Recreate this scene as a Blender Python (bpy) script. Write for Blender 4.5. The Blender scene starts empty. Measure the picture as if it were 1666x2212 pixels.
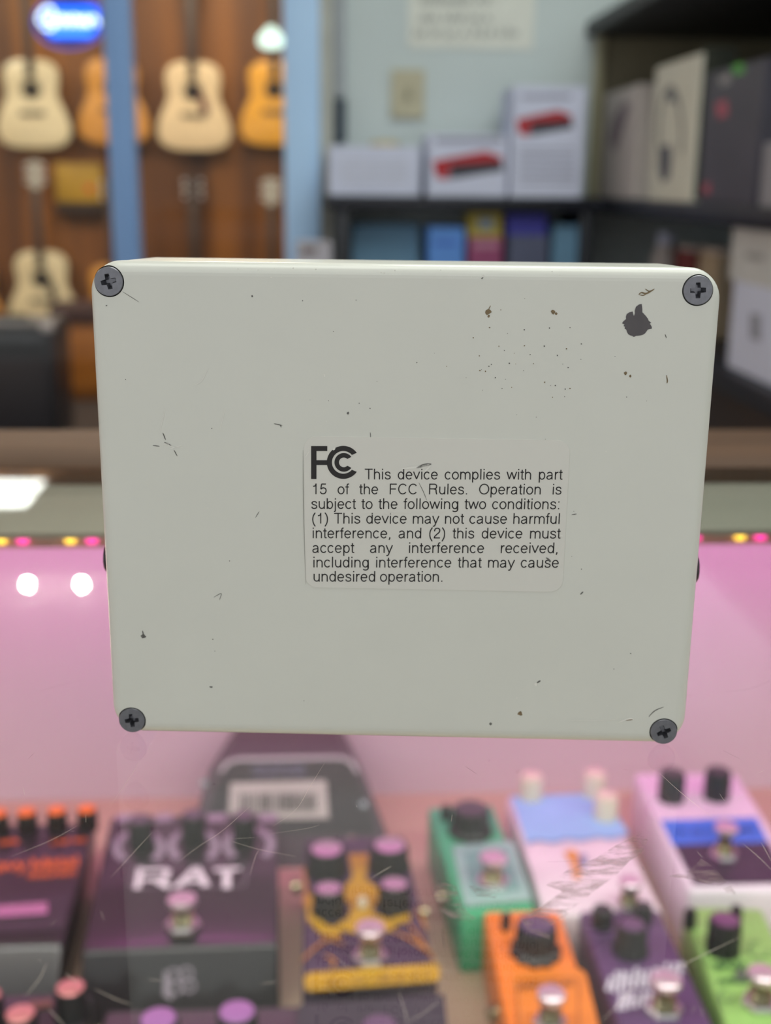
import bpy, bmesh, math, random
from mathutils import Vector, Matrix
random.seed(7)
PI = math.pi
sc = bpy.context.scene
COL = sc.collection

# ------------------------------------------------------------------ camera, world, exposure
FPX, CX, CY = 2600.0, 833.0, 1106.0            # focal length in pixels of the 1666x2212 photograph
CAM = Vector((-0.01584, -0.23459, 0.11489))
RW = Matrix(((0.99854164, -0.00391472, 0.05384482),      # rows: building axes seen from the lens
             (-0.0529623, -0.26442486, 0.96295093),
             (0.01046823, -0.96439834, -0.26424657)))
cd = bpy.data.cameras.new('camera')
cam = bpy.data.objects.new('camera', cd); COL.objects.link(cam)
M = Matrix.Identity(4)
for i in range(3):
    M[i][0] = RW[i][0]; M[i][1] = -RW[i][1]; M[i][2] = -RW[i][2]; M[i][3] = CAM[i]
cam.matrix_world = M
cd.sensor_fit = 'VERTICAL'; cd.sensor_height = 36.0; cd.sensor_width = 27.1
cd.lens = FPX / 2212.0 * 36.0
cd.clip_start = 0.01; cd.clip_end = 60
cd.dof.use_dof = True; cd.dof.focus_distance = 0.238; cd.dof.aperture_fstop = cd.lens / 3.3
cd.dof.aperture_blades = 0
sc.camera = cam

w = bpy.data.worlds.new('world'); sc.world = w; w.use_nodes = True
wb = w.node_tree.nodes['Background']
wb.inputs[0].default_value = (0.98, 1.0, 1.0, 1); wb.inputs[1].default_value = 0.69
sc.view_settings.view_transform = 'Standard'; sc.view_settings.look = 'None'
sc.view_settings.gamma = 1.0; sc.view_settings.use_curve_mapping = False
sc.view_settings.exposure = 0.25
sc.cycles.use_denoising = True
sc.cycles.max_bounces = 10; sc.cycles.transparent_max_bounces = 24
sc.cycles.sample_clamp_indirect = 30.0
sc.cycles.blur_glossy = 0.5

PANEL_E = 8.0       # emission of the ceiling panels
SPOT_E = 1000.0       # emission of the recessed ceiling spots
PINK_W = 1.0
WARM_W = 2.1      # watts of the warm beads of that strip
#       # watts of the pink strip in the case
CEIL = 1.50         # ceiling above the counter glass

def area(name, loc, direc, sx, sy, watts, color, spread=PI):
    l = bpy.data.lights.new(name, 'AREA'); l.shape = 'RECTANGLE'; l.size = sx; l.size_y = sy
    l.energy = watts; l.color = color; l.spread = spread
    o = bpy.data.objects.new(name, l); COL.objects.link(o); o.location = loc
    o.rotation_euler = Vector(direc).to_track_quat('-Z', 'Y').to_euler()
    return o
# the pink light of the strip inside the case
area('case_rear_strip_light', (0.04, 0.555, -0.106), (0, 0.75, -0.66), 1.3, 0.014, PINK_W, (1.0, 0.20, 0.78))
area('case_strip_light_warm', (0, 0.286, -0.054), (0, 0.16, -1.0), 1.3, 0.012, WARM_W, (0.98, 0.98, 0.92), math.radians(165))

# ------------------------------------------------------------------ sight lines -> places
def ray(px, py):
    return RW @ Vector(((px - CX) / FPX, (py - CY) / FPX, 1.0))
def at_plane(px, py, p0, n):
    d = ray(px, py); return CAM + d * ((Vector(p0) - CAM).dot(n) / d.dot(n))
def atY(px, py, y): return at_plane(px, py, (0, y, 0), Vector((0, 1, 0)))
def atZ(px, py, z): return at_plane(px, py, (0, 0, z), Vector((0, 0, 1)))
def atX(px, py, x): return at_plane(px, py, (x, 0, 0), Vector((1, 0, 0)))

# ------------------------------------------------------------------ materials
def lin(c):
    return tuple(((v / 255) / 12.92 if v / 255 <= 0.04045 else ((v / 255 + 0.055) / 1.055) ** 2.4) for v in c)
def mat(name, rgb, rough=0.5, metal=0.0, var=0.06, scale=30.0, spec=0.5, bump=0.0, coat=0.0, emit=None, estr=1.0):
    m = bpy.data.materials.new(name); m.use_nodes = True
    nt = m.node_tree; N = nt.nodes; L = nt.links; b = N['Principled BSDF']
    c = lin(rgb)
    tc = N.new('ShaderNodeTexCoord'); no = N.new('ShaderNodeTexNoise'); no.inputs['Scale'].default_value = scale
    no.inputs['Detail'].default_value = 4
    L.new(tc.outputs['Object'], no.inputs['Vector'])
    cr = N.new('ShaderNodeValToRGB'); L.new(no.outputs['Fac'], cr.inputs['Fac'])
    cr.color_ramp.elements[0].position = 0.3; cr.color_ramp.elements[1].position = 0.7
    cr.color_ramp.elements[0].color = tuple(v * (1 - var) for v in c) + (1,)
    cr.color_ramp.elements[1].color = tuple(min(1, v * (1 + var)) for v in c) + (1,)
    L.new(cr.outputs['Color'], b.inputs['Base Color'])
    b.inputs['Roughness'].default_value = rough; b.inputs['Metallic'].default_value = metal
    b.inputs['Specular IOR Level'].default_value = spec
    b.inputs['Coat Weight'].default_value = coat; b.inputs['Coat Roughness'].default_value = 0.1
    if bump:
        bp = N.new('ShaderNodeBump'); bp.inputs['Strength'].default_value = bump; bp.inputs['Distance'].default_value = 0.0004
        L.new(no.outputs['Fac'], bp.inputs['Height']); L.new(bp.outputs['Normal'], b.inputs['Normal'])
    if emit:
        b.inputs['Emission Color'].default_value = lin(emit) + (1,); b.inputs['Emission Strength'].default_value = estr
    return m
def wood(name, a, b_, sx=1.0, sy=1.0, sz=1.0, rough=0.5, scale=6.0):
    m = bpy.data.materials.new(name); m.use_nodes = True
    nt = m.node_tree; N = nt.nodes; L = nt.links; p = N['Principled BSDF']
    tc = N.new('ShaderNodeTexCoord'); mp = N.new('ShaderNodeMapping'); mp.inputs['Scale'].default_value = (sx, sy, sz)
    no = N.new('ShaderNodeTexNoise'); no.inputs['Scale'].default_value = scale; no.inputs['Detail'].default_value = 6
    cr = N.new('ShaderNodeValToRGB'); cr.color_ramp.elements[0].position = 0.32; cr.color_ramp.elements[1].position = 0.68
    cr.color_ramp.elements[0].color = lin(a) + (1,); cr.color_ramp.elements[1].color = lin(b_) + (1,)
    L.new(tc.outputs['Object'], mp.inputs['Vector']); L.new(mp.outputs['Vector'], no.inputs['Vector'])
    L.new(no.outputs['Fac'], cr.inputs['Fac']); L.new(cr.outputs['Color'], p.inputs['Base Color'])
    p.inputs['Roughness'].default_value = rough
    return m
def glass(name, tint=(1, 1, 1), f0=0.04):
    # clear sheet: passes light straight through, mirrors the room more the flatter it is seen
    m = bpy.data.materials.new(name); m.use_nodes = True
    nt = m.node_tree; N = nt.nodes; L = nt.links; N.remove(N['Principled BSDF'])
    ge = N.new('ShaderNodeNewGeometry')
    dt = N.new('ShaderNodeVectorMath'); dt.operation = 'DOT_PRODUCT'
    L.new(ge.outputs['Incoming'], dt.inputs[0]); L.new(ge.outputs['Normal'], dt.inputs[1])
    def mth(op, a, b=None):
        n = N.new('ShaderNodeMath'); n.operation = op
        for i, v in enumerate((a, b)):
            if v is None: continue
            if isinstance(v, (int, float)): n.inputs[i].default_value = v
            else: L.new(v, n.inputs[i])
        return n.outputs[0]
    c = mth('ABSOLUTE', dt.outputs['Value']); c = mth('SUBTRACT', 1.0, c); c = mth('POWER', c, 5.0)
    c = mth('MULTIPLY', c, 1 - f0); c = mth('ADD', c, f0)
    tr = N.new('ShaderNodeBsdfTransparent'); tr.inputs[0].default_value = tint + (1,)
    gl = N.new('ShaderNodeBsdfGlossy'); gl.inputs['Roughness'].default_value = 0.0
    mx = N.new('ShaderNodeMixShader'); L.new(c, mx.inputs[0]); L.new(tr.outputs[0], mx.inputs[1]); L.new(gl.outputs[0], mx.inputs[2])
    L.new(mx.outputs[0], N['Material Output'].inputs[0])
    return m
def glow(name, rgb, strength, sample=True):
    m = bpy.data.materials.new(name); m.use_nodes = True
    nt = m.node_tree; N = nt.nodes; N.remove(N['Principled BSDF'])
    e = N.new('ShaderNodeEmission'); e.inputs[0].default_value = lin(rgb) + (1,); e.inputs[1].default_value = strength
    nt.links.new(e.outputs[0], N['Material Output'].inputs[0])
    if not sample: m.cycles.emission_sampling = 'NONE'
    return m
def patchy(name, rgb, rough, scale, lo, hi, stretch=(1, 1, 1)):
    # broken residue: a film with holes in it
    m = mat(name, rgb, rough, var=0.25, scale=900)
    nt = m.node_tree; N = nt.nodes; L = nt.links; b = N['Principled BSDF']
    tc = N.new('ShaderNodeTexCoord'); mp = N.new('ShaderNodeMapping'); mp.inputs['Scale'].default_value = stretch
    mp.inputs['Rotation'].default_value = (0, 0, math.radians(-38))
    no = N.new('ShaderNodeTexNoise'); no.inputs['Scale'].default_value = scale; no.inputs['Detail'].default_value = 8
    no.inputs['Roughness'].default_value = 0.65
    cr = N.new('ShaderNodeValToRGB'); cr.color_ramp.elements[0].position = lo; cr.color_ramp.elements[1].position = hi
    cr.color_ramp.elements[0].color = (0, 0, 0, 1); cr.color_ramp.elements[1].color = (0.58, 0.58, 0.58, 1)
    L.new(tc.outputs['Object'], mp.inputs[0]); L.new(mp.outputs[0], no.inputs['Vector']); L.new(no.outputs['Fac'], cr.inputs['Fac'])
    L.new(cr.outputs['Color'], b.inputs['Alpha'])
    return m

# ------------------------------------------------------------------ geometry helpers
class G:
    """collects shapes and links them as ONE mesh object"""
    def __init__(s): s.bm = bmesh.new()
    def add(s, bm, mi=0, mx=None):
        if mx is not None: bm.transform(mx)
        for f in bm.faces: f.material_index = mi
        me = bpy.data.meshes.new('tmp'); bm.to_mesh(me); bm.free()
        s.bm.from_mesh(me); bpy.data.meshes.remove(me); return s
    def box(s, c, size, bev=0.0, seg=2, mi=0, mx=None):
        bm = bmesh.new(); bmesh.ops.create_cube(bm, size=1.0)
        for v in bm.verts: v.co = Vector((v.co.x * size[0] + c[0], v.co.y * size[1] + c[1], v.co.z * size[2] + c[2]))
        if bev: bmesh.ops.bevel(bm, geom=bm.edges[:], offset=bev, segments=seg, affect='EDGES', profile=0.5)
        return s.add(bm, mi, mx)
    def hexa(s, pts, bev=0.0, seg=2, mi=0):
        """8 corners: bottom FL FR BR BL, top FL FR BR BL"""
        bm = bmesh.new(); v = [bm.verts.new(p) for p in pts]
        for f in ((3, 2, 1, 0), (4, 5, 6, 7), (0, 1, 5, 4), (1, 2, 6, 5), (2, 3, 7, 6), (3, 0, 4, 7)): bm.faces.new([v[i] for i in f])
        bmesh.ops.recalc_face_normals(bm, faces=bm.faces[:])
        if bev: bmesh.ops.bevel(bm, geom=bm.edges[:], offset=bev, segments=seg, affect='EDGES', profile=0.5)
        return s.add(bm, mi)
    def lathe(s, prof, n=32, mi=0, mx=None):
        bm = bmesh.new(); rings = []
        for r, z in prof:
            if r < 1e-7: rings.append([bm.verts.new((0, 0, z))])
            else: rings.append([bm.verts.new((r * math.cos(2 * PI * k / n), r * math.sin(2 * PI * k / n), z)) for k in range(n)])
        for a, b in zip(rings, rings[1:]):
            for k in range(n):
                q = [a[k % len(a)], a[(k + 1) % len(a)], b[(k + 1) % len(b)], b[k % len(b)]]
                u = []
                for x in q:
                    if x not in u: u.append(x)
                if len(u) > 2:
                    try: bm.faces.new(u)
                    except ValueError: pass
        bmesh.ops.recalc_face_normals(bm, faces=bm.faces[:])
        return s.add(bm, mi, mx)
    def loft(s, loops, mi=0, mx=None, caps=True):
        bm = bmesh.new(); R_ = [[bm.verts.new(p) for p in lp] for lp in loops]; n = len(loops[0])
        for a, b in zip(R_, R_[1:]):
            for k in range(n): bm.faces.new((a[k], a[(k + 1) % n], b[(k + 1) % n], b[k]))
        if caps: bm.faces.new(R_[0][::-1]); bm.faces.new(R_[-1])
        bmesh.ops.recalc_face_normals(bm, faces=bm.faces[:])
        return s.add(bm, mi, mx)
    def prism(s, poly, z0, z1, mi=0, mx=None):
        return s.loft([[(x, y, z0) for x, y in poly], [(x, y, z1) for x, y in poly]], mi, mx)
    def ribbon(s, pts, wd, n, mi=0, taper=False, lift=0.0):
        """flat stroke of width wd along 3-D points lying in the plane of normal n"""
        bm = bmesh.new(); prev = None; m = len(pts)
        for i in range(m):
            a = pts[max(i - 1, 0)]; b = pts[min(i + 1, m - 1)]
            t = (b - a).normalized() if (b - a).length > 0 else Vector((1, 0, 0))
            k = 1.0
            if 0 < i < m - 1:
                d1 = (pts[i] - a).normalized(); d2 = (b - pts[i]).normalized()
                k = min(1.6, 1.0 / max(0.4, math.sqrt(max(0.0, (1 + d1.dot(d2)) / 2))))
            ww = wd * k
            if taper: ww *= 0.25 + 0.75 * math.sin(PI * (i + 0.3) / (m - 0.4))
            side = n.cross(t).normalized() * ww / 2
            p = [bm.verts.new(pts[i] + side + n * lift), bm.verts.new(pts[i] - side + n * lift)]
            if prev: bm.faces.new((prev[1], p[1], p[0], prev[0]))
            prev = p
        return s.add(bm, mi)
    def poly(s, pts, mi=0):
        bm = bmesh.new(); bm.faces.new([bm.verts.new(p) for p in pts]); bm.normal_update()
        bmesh.ops.triangulate(bm, faces=bm.faces[:])
        return s.add(bm, mi)
    def done(s, name, mats, parent=None, smooth=35, inv=None):
        if inv is not None: s.bm.transform(inv)
        if smooth:
            for f in s.bm.faces: f.smooth = True
            lim = math.radians(smooth)
            for e in s.bm.edges:
                if len(e.link_faces) == 2 and e.calc_face_angle(0) > lim: e.smooth = False
        me = bpy.data.meshes.new(name); s.bm.to_mesh(me); s.bm.free()
        for m in (mats if isinstance(mats, (list, tuple)) else [mats]): me.materials.append(m)
        o = bpy.data.objects.new(name, me); COL.objects.link(o)
        if parent is not None: o.parent = parent
        return o

def tag(o, label, cat, group=None, kind=None):
    o['label'] = label; o['category'] = cat
    if group: o['group'] = group
    if kind: o['kind'] = kind
    return o
def thing(name, label, cat, loc=(0, 0, 0), rz=0.0, group=None):
    o = bpy.data.objects.new(name, None); COL.objects.link(o); o.empty_display_size = 0.05
    o.location = loc; o.rotation_euler = (0, 0, rz); return tag(o, label, cat, group)
def struct(o): o['kind'] = 'structure'; return o
def wmat(o):
    """placement of a thing before the scene is evaluated"""
    return Matrix.Translation(o.location) @ o.rotation_euler.to_matrix().to_4x4()

def catmull(P, n=8, closed=False):
    out = []; m = len(P)
    for i in range(m if closed else m - 1):
        g = (lambda k: P[k % m]) if closed else (lambda k: P[max(0, min(m - 1, k))])
        p0, p1, p2, p3 = g(i - 1), g(i), g(i + 1), g(i + 2)
        for k in range(n):
            t = k / n
            out.append(tuple(0.5 * (2 * b + (c - a) * t + (2 * a - 5 * b + 4 * c - d) * t * t + (3 * b - a - 3 * c + d) * t ** 3)
                             for a, b, c, d in zip(p0, p1, p2, p3)))
    if not closed: out.append(tuple(P[-1]))
    return out
def rrect(w_, h_, r, n=8, cx=0.0, cy=0.0):
    out = []
    for sx, sy, a0 in ((1, 1, 0), (-1, 1, 90), (-1, -1, 180), (1, -1, 270)):
        for k in range(n + 1):
            a = math.radians(a0 + 90 * k / n)
            out.append((cx + sx * (w_ / 2 - r) + r * math.cos(a), cy + sy * (h_ / 2 - r) + r * math.sin(a)))
    return out

# ---- single-line lettering (cap height 1)
def ell(cx, cy, rx, ry, a0, a1, n=18):
    return [(cx + rx * math.cos(math.radians(a0 + (a1 - a0) * k / n)), cy + ry * math.sin(math.radians(a0 + (a1 - a0) * k / n))) for k in range(n + 1)]
X_ = 0.685
def arch(x0, x1, top=X_): return ell((x0 + x1) / 2, 0.44, (x1 - x0) / 2, top - 0.44, 180, 0, 14) + [(x1, 0)]
GL = {
 'a': (.772, [[(.62, .02), (.585, .10), (.58, .48)] + ell(.355, .50, .225, .185, 0, 165, 12), catmull([(.58, .42), (.44, .385), (.24, .35), (.12, .27), (.12, .13), (.24, .045), (.38, .055), (.51, .13), (.58, .25)], 4)]),
 'b': (.772, [[(.14, 0), (.14, 1)], ell(.40, .365, .255, .325, 0, 360, 28)]),
 'c': (.694, [ell(.36, .365, .27, .325, 40, 320, 24)]),
 'd': (.772, [[(.63, 0), (.63, 1)], ell(.37, .365, .255, .325, 0, 360, 28)]),
 'e': (.772, [[(.11, .375), (.66, .375)] , ell(.385, .365, .275, .325, 2, 322, 26)]),
 'f': (.386, [[(.2, 0), (.2, .80)] + catmull([(.2, .82), (.235, .925), (.31, .955), (.38, .945)], 4), [(.03, X_), (.36, X_)]]),
 'g': (.772, [[(.63, .73), (.63, -.06)] + ell(.38, -.06, .25, .18, 0, -150, 12), ell(.37, .365, .255, .325, 0, 360, 28)]),
 'h': (.772, [[(.14, 0), (.14, 1)], arch(.14, .63)]),
 'i': (.309, [[(.155, 0), (.155, .73)], [(.155, .88), (.155, 1.0)]]),
 'j': (.309, [[(.155, .73), (.155, -.14)] + catmull([(.155, -.16), (.12, -.225), (.02, -.24)], 4), [(.155, .88), (.155, 1.0)]]),
 'l': (.309, [[(.155, 0), (.155, 1)]]),
 'm': (1.157, [[(.13, 0), (.13, .73)], arch(.13, .58), arch(.58, 1.03)]),
 'n': (.772, [[(.14, 0), (.14, .73)], arch(.14, .63)]),
 'o': (.772, [ell(.386, .365, .285, .325, 0, 360, 28)]),
 'p': (.772, [[(.14, -.28), (.14, .73)], ell(.40, .365, .255, .325, 0, 360, 28)]),
 'r': (.463, [[(.14, 0), (.14, .73)], catmull([(.14, .40), (.19, .58), (.29, .67), (.43, .68)], 5)]),
 's': (.694, [catmull([(.57, .52), (.51, .64), (.35, .69), (.18, .64), (.135, .53), (.21, .43), (.36, .38), (.53, .315), (.585, .20), (.52, .09), (.35, .04), (.17, .085), (.11, .21)], 4)]),
 't': (.386, [[(.19, .92), (.19, .16)] + catmull([(.19, .14), (.215, .065), (.28, .045), (.37, .055)], 4), [(.03, X_), (.36, X_)]]),
 'u': (.772, [[(.63, 0), (.63, .73)], [(.14, .73)] + ell(.385, .29, .245, .245, 180, 360, 14)]),
 'v': (.694, [[(.05, .73), (.345, .04), (.64, .73)]]),
 'w': (1.0, [[(.04, .73), (.27, .04), (.5, .69), (.73, .04), (.96, .73)]]),
 'y': (.694, [[(.05, .73), (.35, .04)], [(.645, .73), (.35, .03), (.29, -.14), (.22, -.225), (.08, -.235)]]),
 'A': (.926, [[(.05, 0), (.463, .98), (.876, 0)], [(.19, .34), (.735, .34)]]),
 'T': (.849, [[(.04, .953), (.81, .953)], [(.425, 0), (.425, .953)]]),
 'F': (.849, [[(.16, 0), (.16, 1)], [(.16, .953), (.78, .953)], [(.16, .50), (.70, .50)]]),
 'C': (1.0, [ell(.52, .5, .40, .455, 40, 320, 28)]),
 'H': (1.0, [[(.14, 0), (.14, 1)], [(.86, 0), (.86, 1)], [(.14, .52), (.86, .52)]]),
 'M': (1.157, [[(.13, 0), (.13, 1)], [(1.03, 0), (1.03, 1)], [(.13, .98), (.58, .05), (1.03, .98)]]),
 'R': (1.0, [[(.16, 0), (.16, 1)], [(.16, .953), (.58, .953)] + ell(.60, .735, .235, .218, 90, -90, 14) + [(.16, .517)], catmull([(.58, .51), (.77, .43), (.80, .2), (.87, 0)], 5)]),
 'O': (1.08, [ell(.54, .5, .44, .455, 0, 360, 32)]),
 '1': (.772, [catmull([(.17, .735), (.33, .77), (.42, .86), (.45, .98)], 4), [(.45, 0), (.45, 1)]]),
 '2': (.772, [catmull([(.12, .66), (.17, .86), (.37, .955), (.57, .88), (.62, .72), (.55, .56), (.33, .36), (.16, .19), (.11, .05)], 4), [(.07, .048), (.66, .048)]]),
 '5': (.772, [[(.64, .953), (.22, .953), (.15, .47)], catmull([(.15, .47), (.28, .57), (.42, .60), (.60, .52), (.66, .33), (.58, .12), (.39, .045), (.2, .09), (.10, .25)], 4)]),
 '(': (.463, [catmull([(.38, 1.02), (.2, .74), (.14, .4), (.2, .04), (.38, -.27)], 5)]),
 ')': (.463, [catmull([(.08, 1.02), (.26, .74), (.32, .4), (.26, .04), (.08, -.27)], 5)]),
 '.': (.386, [[(.19, 0), (.19, .11)]]), ',': (.386, [[(.19, .11), (.19, 0), (.13, -.14)]]),
 ':': (.386, [[(.19, 0), (.19, .11)], [(.19, .62), (.19, .73)]]), ' ': (.386, []),
}
def sharp_split(strokes):
    out = []
    for st in strokes:
        cur = [st[0]]
        for i in range(1, len(st)):
            cur.append(st[i])
            if i < len(st) - 1:
                d1 = Vector(st[i]) - Vector(st[i - 1]); d2 = Vector(st[i + 1]) - Vector(st[i])
                if d1.length > 0 and d2.length > 0 and d1.normalized().dot(d2.normalized()) < 0.45:
                    out.append(cur); cur = [st[i]]
        out.append(cur)
    return out
def lettering(g, s, A, B, Cc, n, stroke=.1, width=None, mi=0):
    """string from A to B (baseline), Cc = top of a capital at A; width = wanted length in cap heights (spaces stretch)"""
    KX = 0.935; adv = [GL[c][0] * (KX if c != ' ' else 0.8) for c in s]; lead = 0.085
    nat = sum(adv) - 2 * lead; sp = s.count(' ')
    ex = 0.0
    cap = (Cc - A).length
    if width is None and sp: ex = ((B - A).length / cap - nat) / sp; tot = nat + ex * sp
    else: tot = nat
    ux = (B - A) / tot; uy = (Cc - A)
    x = -lead
    for c, a in zip(s, adv):
        for st in sharp_split(GL[c][1]):
            g.ribbon([A + ux * (x + p[0] * KX) + uy * p[1] for p in st], stroke * cap, n, mi)
        x += a + (ex if c == ' ' else 0)

# ------------------------------------------------------------------ shared materials
M_chrome = mat('chrome', (212, 208, 210), 0.34, 1.0, 0.02)
M_steel = mat('dull_steel', (120, 122, 128), 0.38, 1.0, 0.08, 400)
M_black = mat('black_plastic', (26, 26, 28), 0.42, 0, 0.1)
M_cream = mat('cream_plastic', (222, 214, 190), 0.45, 0, 0.03)
M_white = mat('white_card', (206, 211, 234), 0.6, 0, 0.03)
M_navy = mat('black_navy_board', (26, 29, 40), 0.45, 0, 0.1)
M_btn = mat('brushed_button_metal', (222, 206, 214), 0.38, 0.85, 0.02)
M_brass = mat('brass', (150, 142, 112), 0.32, 1.0, 0.05)

# ------------------------------------------------------------------ the setting
WALLY = 2.60; GWY = 6.30; FLOOR = -0.95
M_wall = mat('painted_wall', (198, 209, 210), 0.7, 0, 0.03, 3)
M_ceil = mat('ceiling_paint', (215, 212, 204), 0.8, 0, 0.03, 3)
M_floor = mat('dark_floor', (52, 50, 52), 0.45, 0, 0.15, 3)
M_slat = wood('orange_brown_wall_boards', (72, 38, 5), (146, 90, 24), 2.2, 1, 0.14, 0.5, 2.6)
def slab(name, x0, x1, y0, y1, z0, z1, m):
    return struct(G().box(((x0 + x1) / 2, (y0 + y1) / 2, (z0 + z1) / 2), (x1 - x0, y1 - y0, z1 - z0)).done(name, m, smooth=0))
slab('floor', -4, 2.2, -2.0, 6.5, FLOOR - 0.05, FLOOR, M_floor)
slab('ceiling', -4, 2.2, -0.6, 6.5, CEIL, CEIL + 0.05, M_ceil)
slab('wall_back_boards', -4, 2.2, GWY, GWY + 0.1, FLOOR, CEIL, M_slat)
slab('wall_back_white', 0.0, 1.12, WALLY, WALLY + 0.12, FLOOR, CEIL, M_wall)
slab('wall_right', 1.12, 1.24, -0.6, WALLY + 0.12, FLOOR, CEIL, M_wall)
slab('wall_left', -3.1, -3.0, 1.2, 6.3, FLOOR, CEIL, M_slat)

# window of the guitar room: blue posts and clear panes
M_post = mat('blue_post_paint', (126, 166, 220), 0.4, 0, 0.04, 4, coat=0.3); M_post_lit = mat('blue_post_paint_lit', (180, 216, 255), 0.4, 0, 0.03, 4, coat=0.3)  # second paint is a lighter copy: light on the wide post put into its colour
M_pane = glass('clear_pane', (0.985, 0.99, 0.99), 0.008)
def post(name, pl, pr, py, y, d=0.06, m=None):
    a = atY(pl, py, y); b = atY(pr, py, y)
    return struct(G().box(((a.x + b.x) / 2, y + d / 2, (CEIL + FLOOR) / 2), (b.x - a.x, d, CEIL - FLOOR), 0.004).done(name, m or M_post)), a.x, b.x
p1, p1a, p1b = post('trim_1', 233, 290, 300, 2.55)
p2, p2a, p2b = post('trim_2', 614, 692, 300, 2.55, m=M_post_lit)
slab('window_1', p1b, p2a, 2.577, 2.583, FLOOR, CEIL, M_pane)
slab('window_2', -1.9, p1a, 2.577, 2.583, FLOOR, CEIL, M_pane)
tr0, tr1 = atY(693, 300, 2.58), atY(718, 300, 2.58)
slab('trim_3', tr0.x, tr1.x, 2.575, WALLY, FLOOR, CEIL, mat('beige_gray_trim', (186, 186, 176), 0.6))
zl = atY(100, 652, GWY - 0.36).z
slab('baseboard_back', -3.0, -0.02, GWY - 0.03, GWY, FLOOR, FLOOR + 0.12, mat('dark_baseboard', (52, 50, 50), 0.5))

# ------------------------------------------------------------------ ceiling lamps
def reflected(px, py, zr=0.0):
    """where the glass top mirrors this sight line onto the ceiling"""
    d = ray(px, py); p = CAM + d * ((zr - CAM.z) / d.z); d.z = -d.z
    return p + d * ((CEIL - 0.004 - p.z) / d.z)
M_panel = glow('panel_light', (248, 252, 243), PANEL_E)
M_spotl = glow('spot_light', (255, 250, 235), SPOT_E)
M_lampm = mat('white_lamp_metal', (225, 225, 222), 0.4)
M_panelw = glow('warm_fill_light', (255, 234, 202), PANEL_E * 1.6)
def ceiling_panel(x0, x1, y0, y1, label, m=None):
    t = thing('ceiling_light', label, 'ceiling light', ((x0 + x1) / 2, (y0 + y1) / 2, CEIL), 0, 'ceiling panel lights')
    sx, sy = x1 - x0, y1 - y0
    g = G()
    for cx_, cy_, a, b in ((0, sy / 2 + .012, sx + .048, .024), (0, -sy / 2 - .012, sx + .048, .024), (sx / 2 + .012, 0, .024, sy), (-sx / 2 - .012, 0, .024, sy)):
        g.box((cx_, cy_, -0.008), (a, b, 0.016))
    g.done('frame', M_lampm, t); G().box((0, 0, -0.006), (sx, sy, 0.006)).done('diffuser', m or M_panel, t)
ra, rb = reflected(122, 1010), reflected(62, 1095)
ceiling_panel(ra.x - 1.15, (ra.x + rb.x) / 2, rb.y, ra.y, 'cream panel light mirrored in the counter glass at the far left')
ceiling_panel(-0.5, 0.7, -0.35, 0.4, 'broad panel light right above the counter', glow('soft_panel_light', (248, 252, 243), PANEL_E * 0.45))
ceiling_panel(0.05, 0.95, 0.68, 1.4, 'added panel light in front of the white wall')  # unseen panel, added to light the white wall
ceiling_panel(-0.55, -0.05, 3.3, 4.4, 'added warm panel light just inside the guitar room', M_panelw)  # added fill for the guitar room, its mirror image hidden behind the pedal
ceiling_panel(-0.95, 0.1, 5.3, 5.75, 'added warm panel light close to the hanging guitars', M_panelw)  # another added fill, brightens the guitars
ceiling_panel(-2.95, -1.95, 3.0, 4.4, 'added warm panel light along the left wall of the guitar room', M_panelw)  # added fill, kept outside the part of the ceiling the glass mirrors
for (px, lab) in ((60, 'recessed ceiling spot, left one of the pair mirrored in the pink glass'), (177, 'recessed ceiling spot, right one of the pair mirrored in the pink glass')):
    p = reflected(px, 1265)
    t = thing('ceiling_spot', lab, 'ceiling spot', (p.x, p.y, CEIL), 0, 'recessed ceiling spots')
    G().lathe([(.036, 0), (.052, 0), (.052, -.010), (.040, -.012), (.036, -.006)], 40).done('ring', M_lampm, t)
    G().lathe([(.0135 * math.sin(a * PI / 10), -.014 - .0135 * math.cos(a * PI / 10)) for a in range(11)], 24).done('bulb', M_spotl, t, 60)

# ------------------------------------------------------------------ display counter
CX0, CX1 = -0.66, 0.74
ZS = -0.372                                      # shelf surface inside the case
BWY = 0.66                                       # white back panel of the case
M_cglass = glass('counter_glass', (0.975, 0.985, 0.98), 0.04)
M_lam = mat('white_laminate', (208, 196, 200), 0.5, 0, 0.03, 5); M_shf = mat('beige_laminate', (190, 171, 142), 0.45, 0, 0.03, 5)
M_grayst = mat('gray_painted_border', (164, 160, 146), 0.6, 0, 0.04, 8)
M_ledge = wood('brown_wood_ledge', (68, 47, 33), (92, 65, 46), 0.25, 3, 3, 0.6, 9)
M_ledge.node_tree.nodes['Principled BSDF'].inputs['Specular IOR Level'].default_value = 0.2
M_case = mat('black_case_laminate', (24, 24, 27), 0.5)
case = thing('display_counter', 'glass topped display counter with gray border and brown wooden ledge holding the pedals', 'display case', (0.04, 0.2, FLOOR))
cinv = wmat(case).inverted()
def cpart(name, x0, x1, y0, y1, z0, z1, m, bev=0.0):
    return G().box(((x0 + x1) / 2, (y0 + y1) / 2, (z0 + z1) / 2), (x1 - x0, y1 - y0, z1 - z0), bev).done(name, m, case, inv=cinv)
YB = 0.252
cpart('glass_top', CX0, CX1, -0.36, YB, -0.006, 0.0, M_cglass)
cpart('border_strip', CX0, CX1, 0.181, YB, -0.0085, -0.0065, M_grayst)['label'] = 'gray strip under the rear of the glass'
cpart('wooden_ledge', CX0, CX1, YB + 0.001, 0.332, -0.03, 0.001, M_ledge, 0.003)['label'] = 'brown wooden rear ledge'
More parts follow.
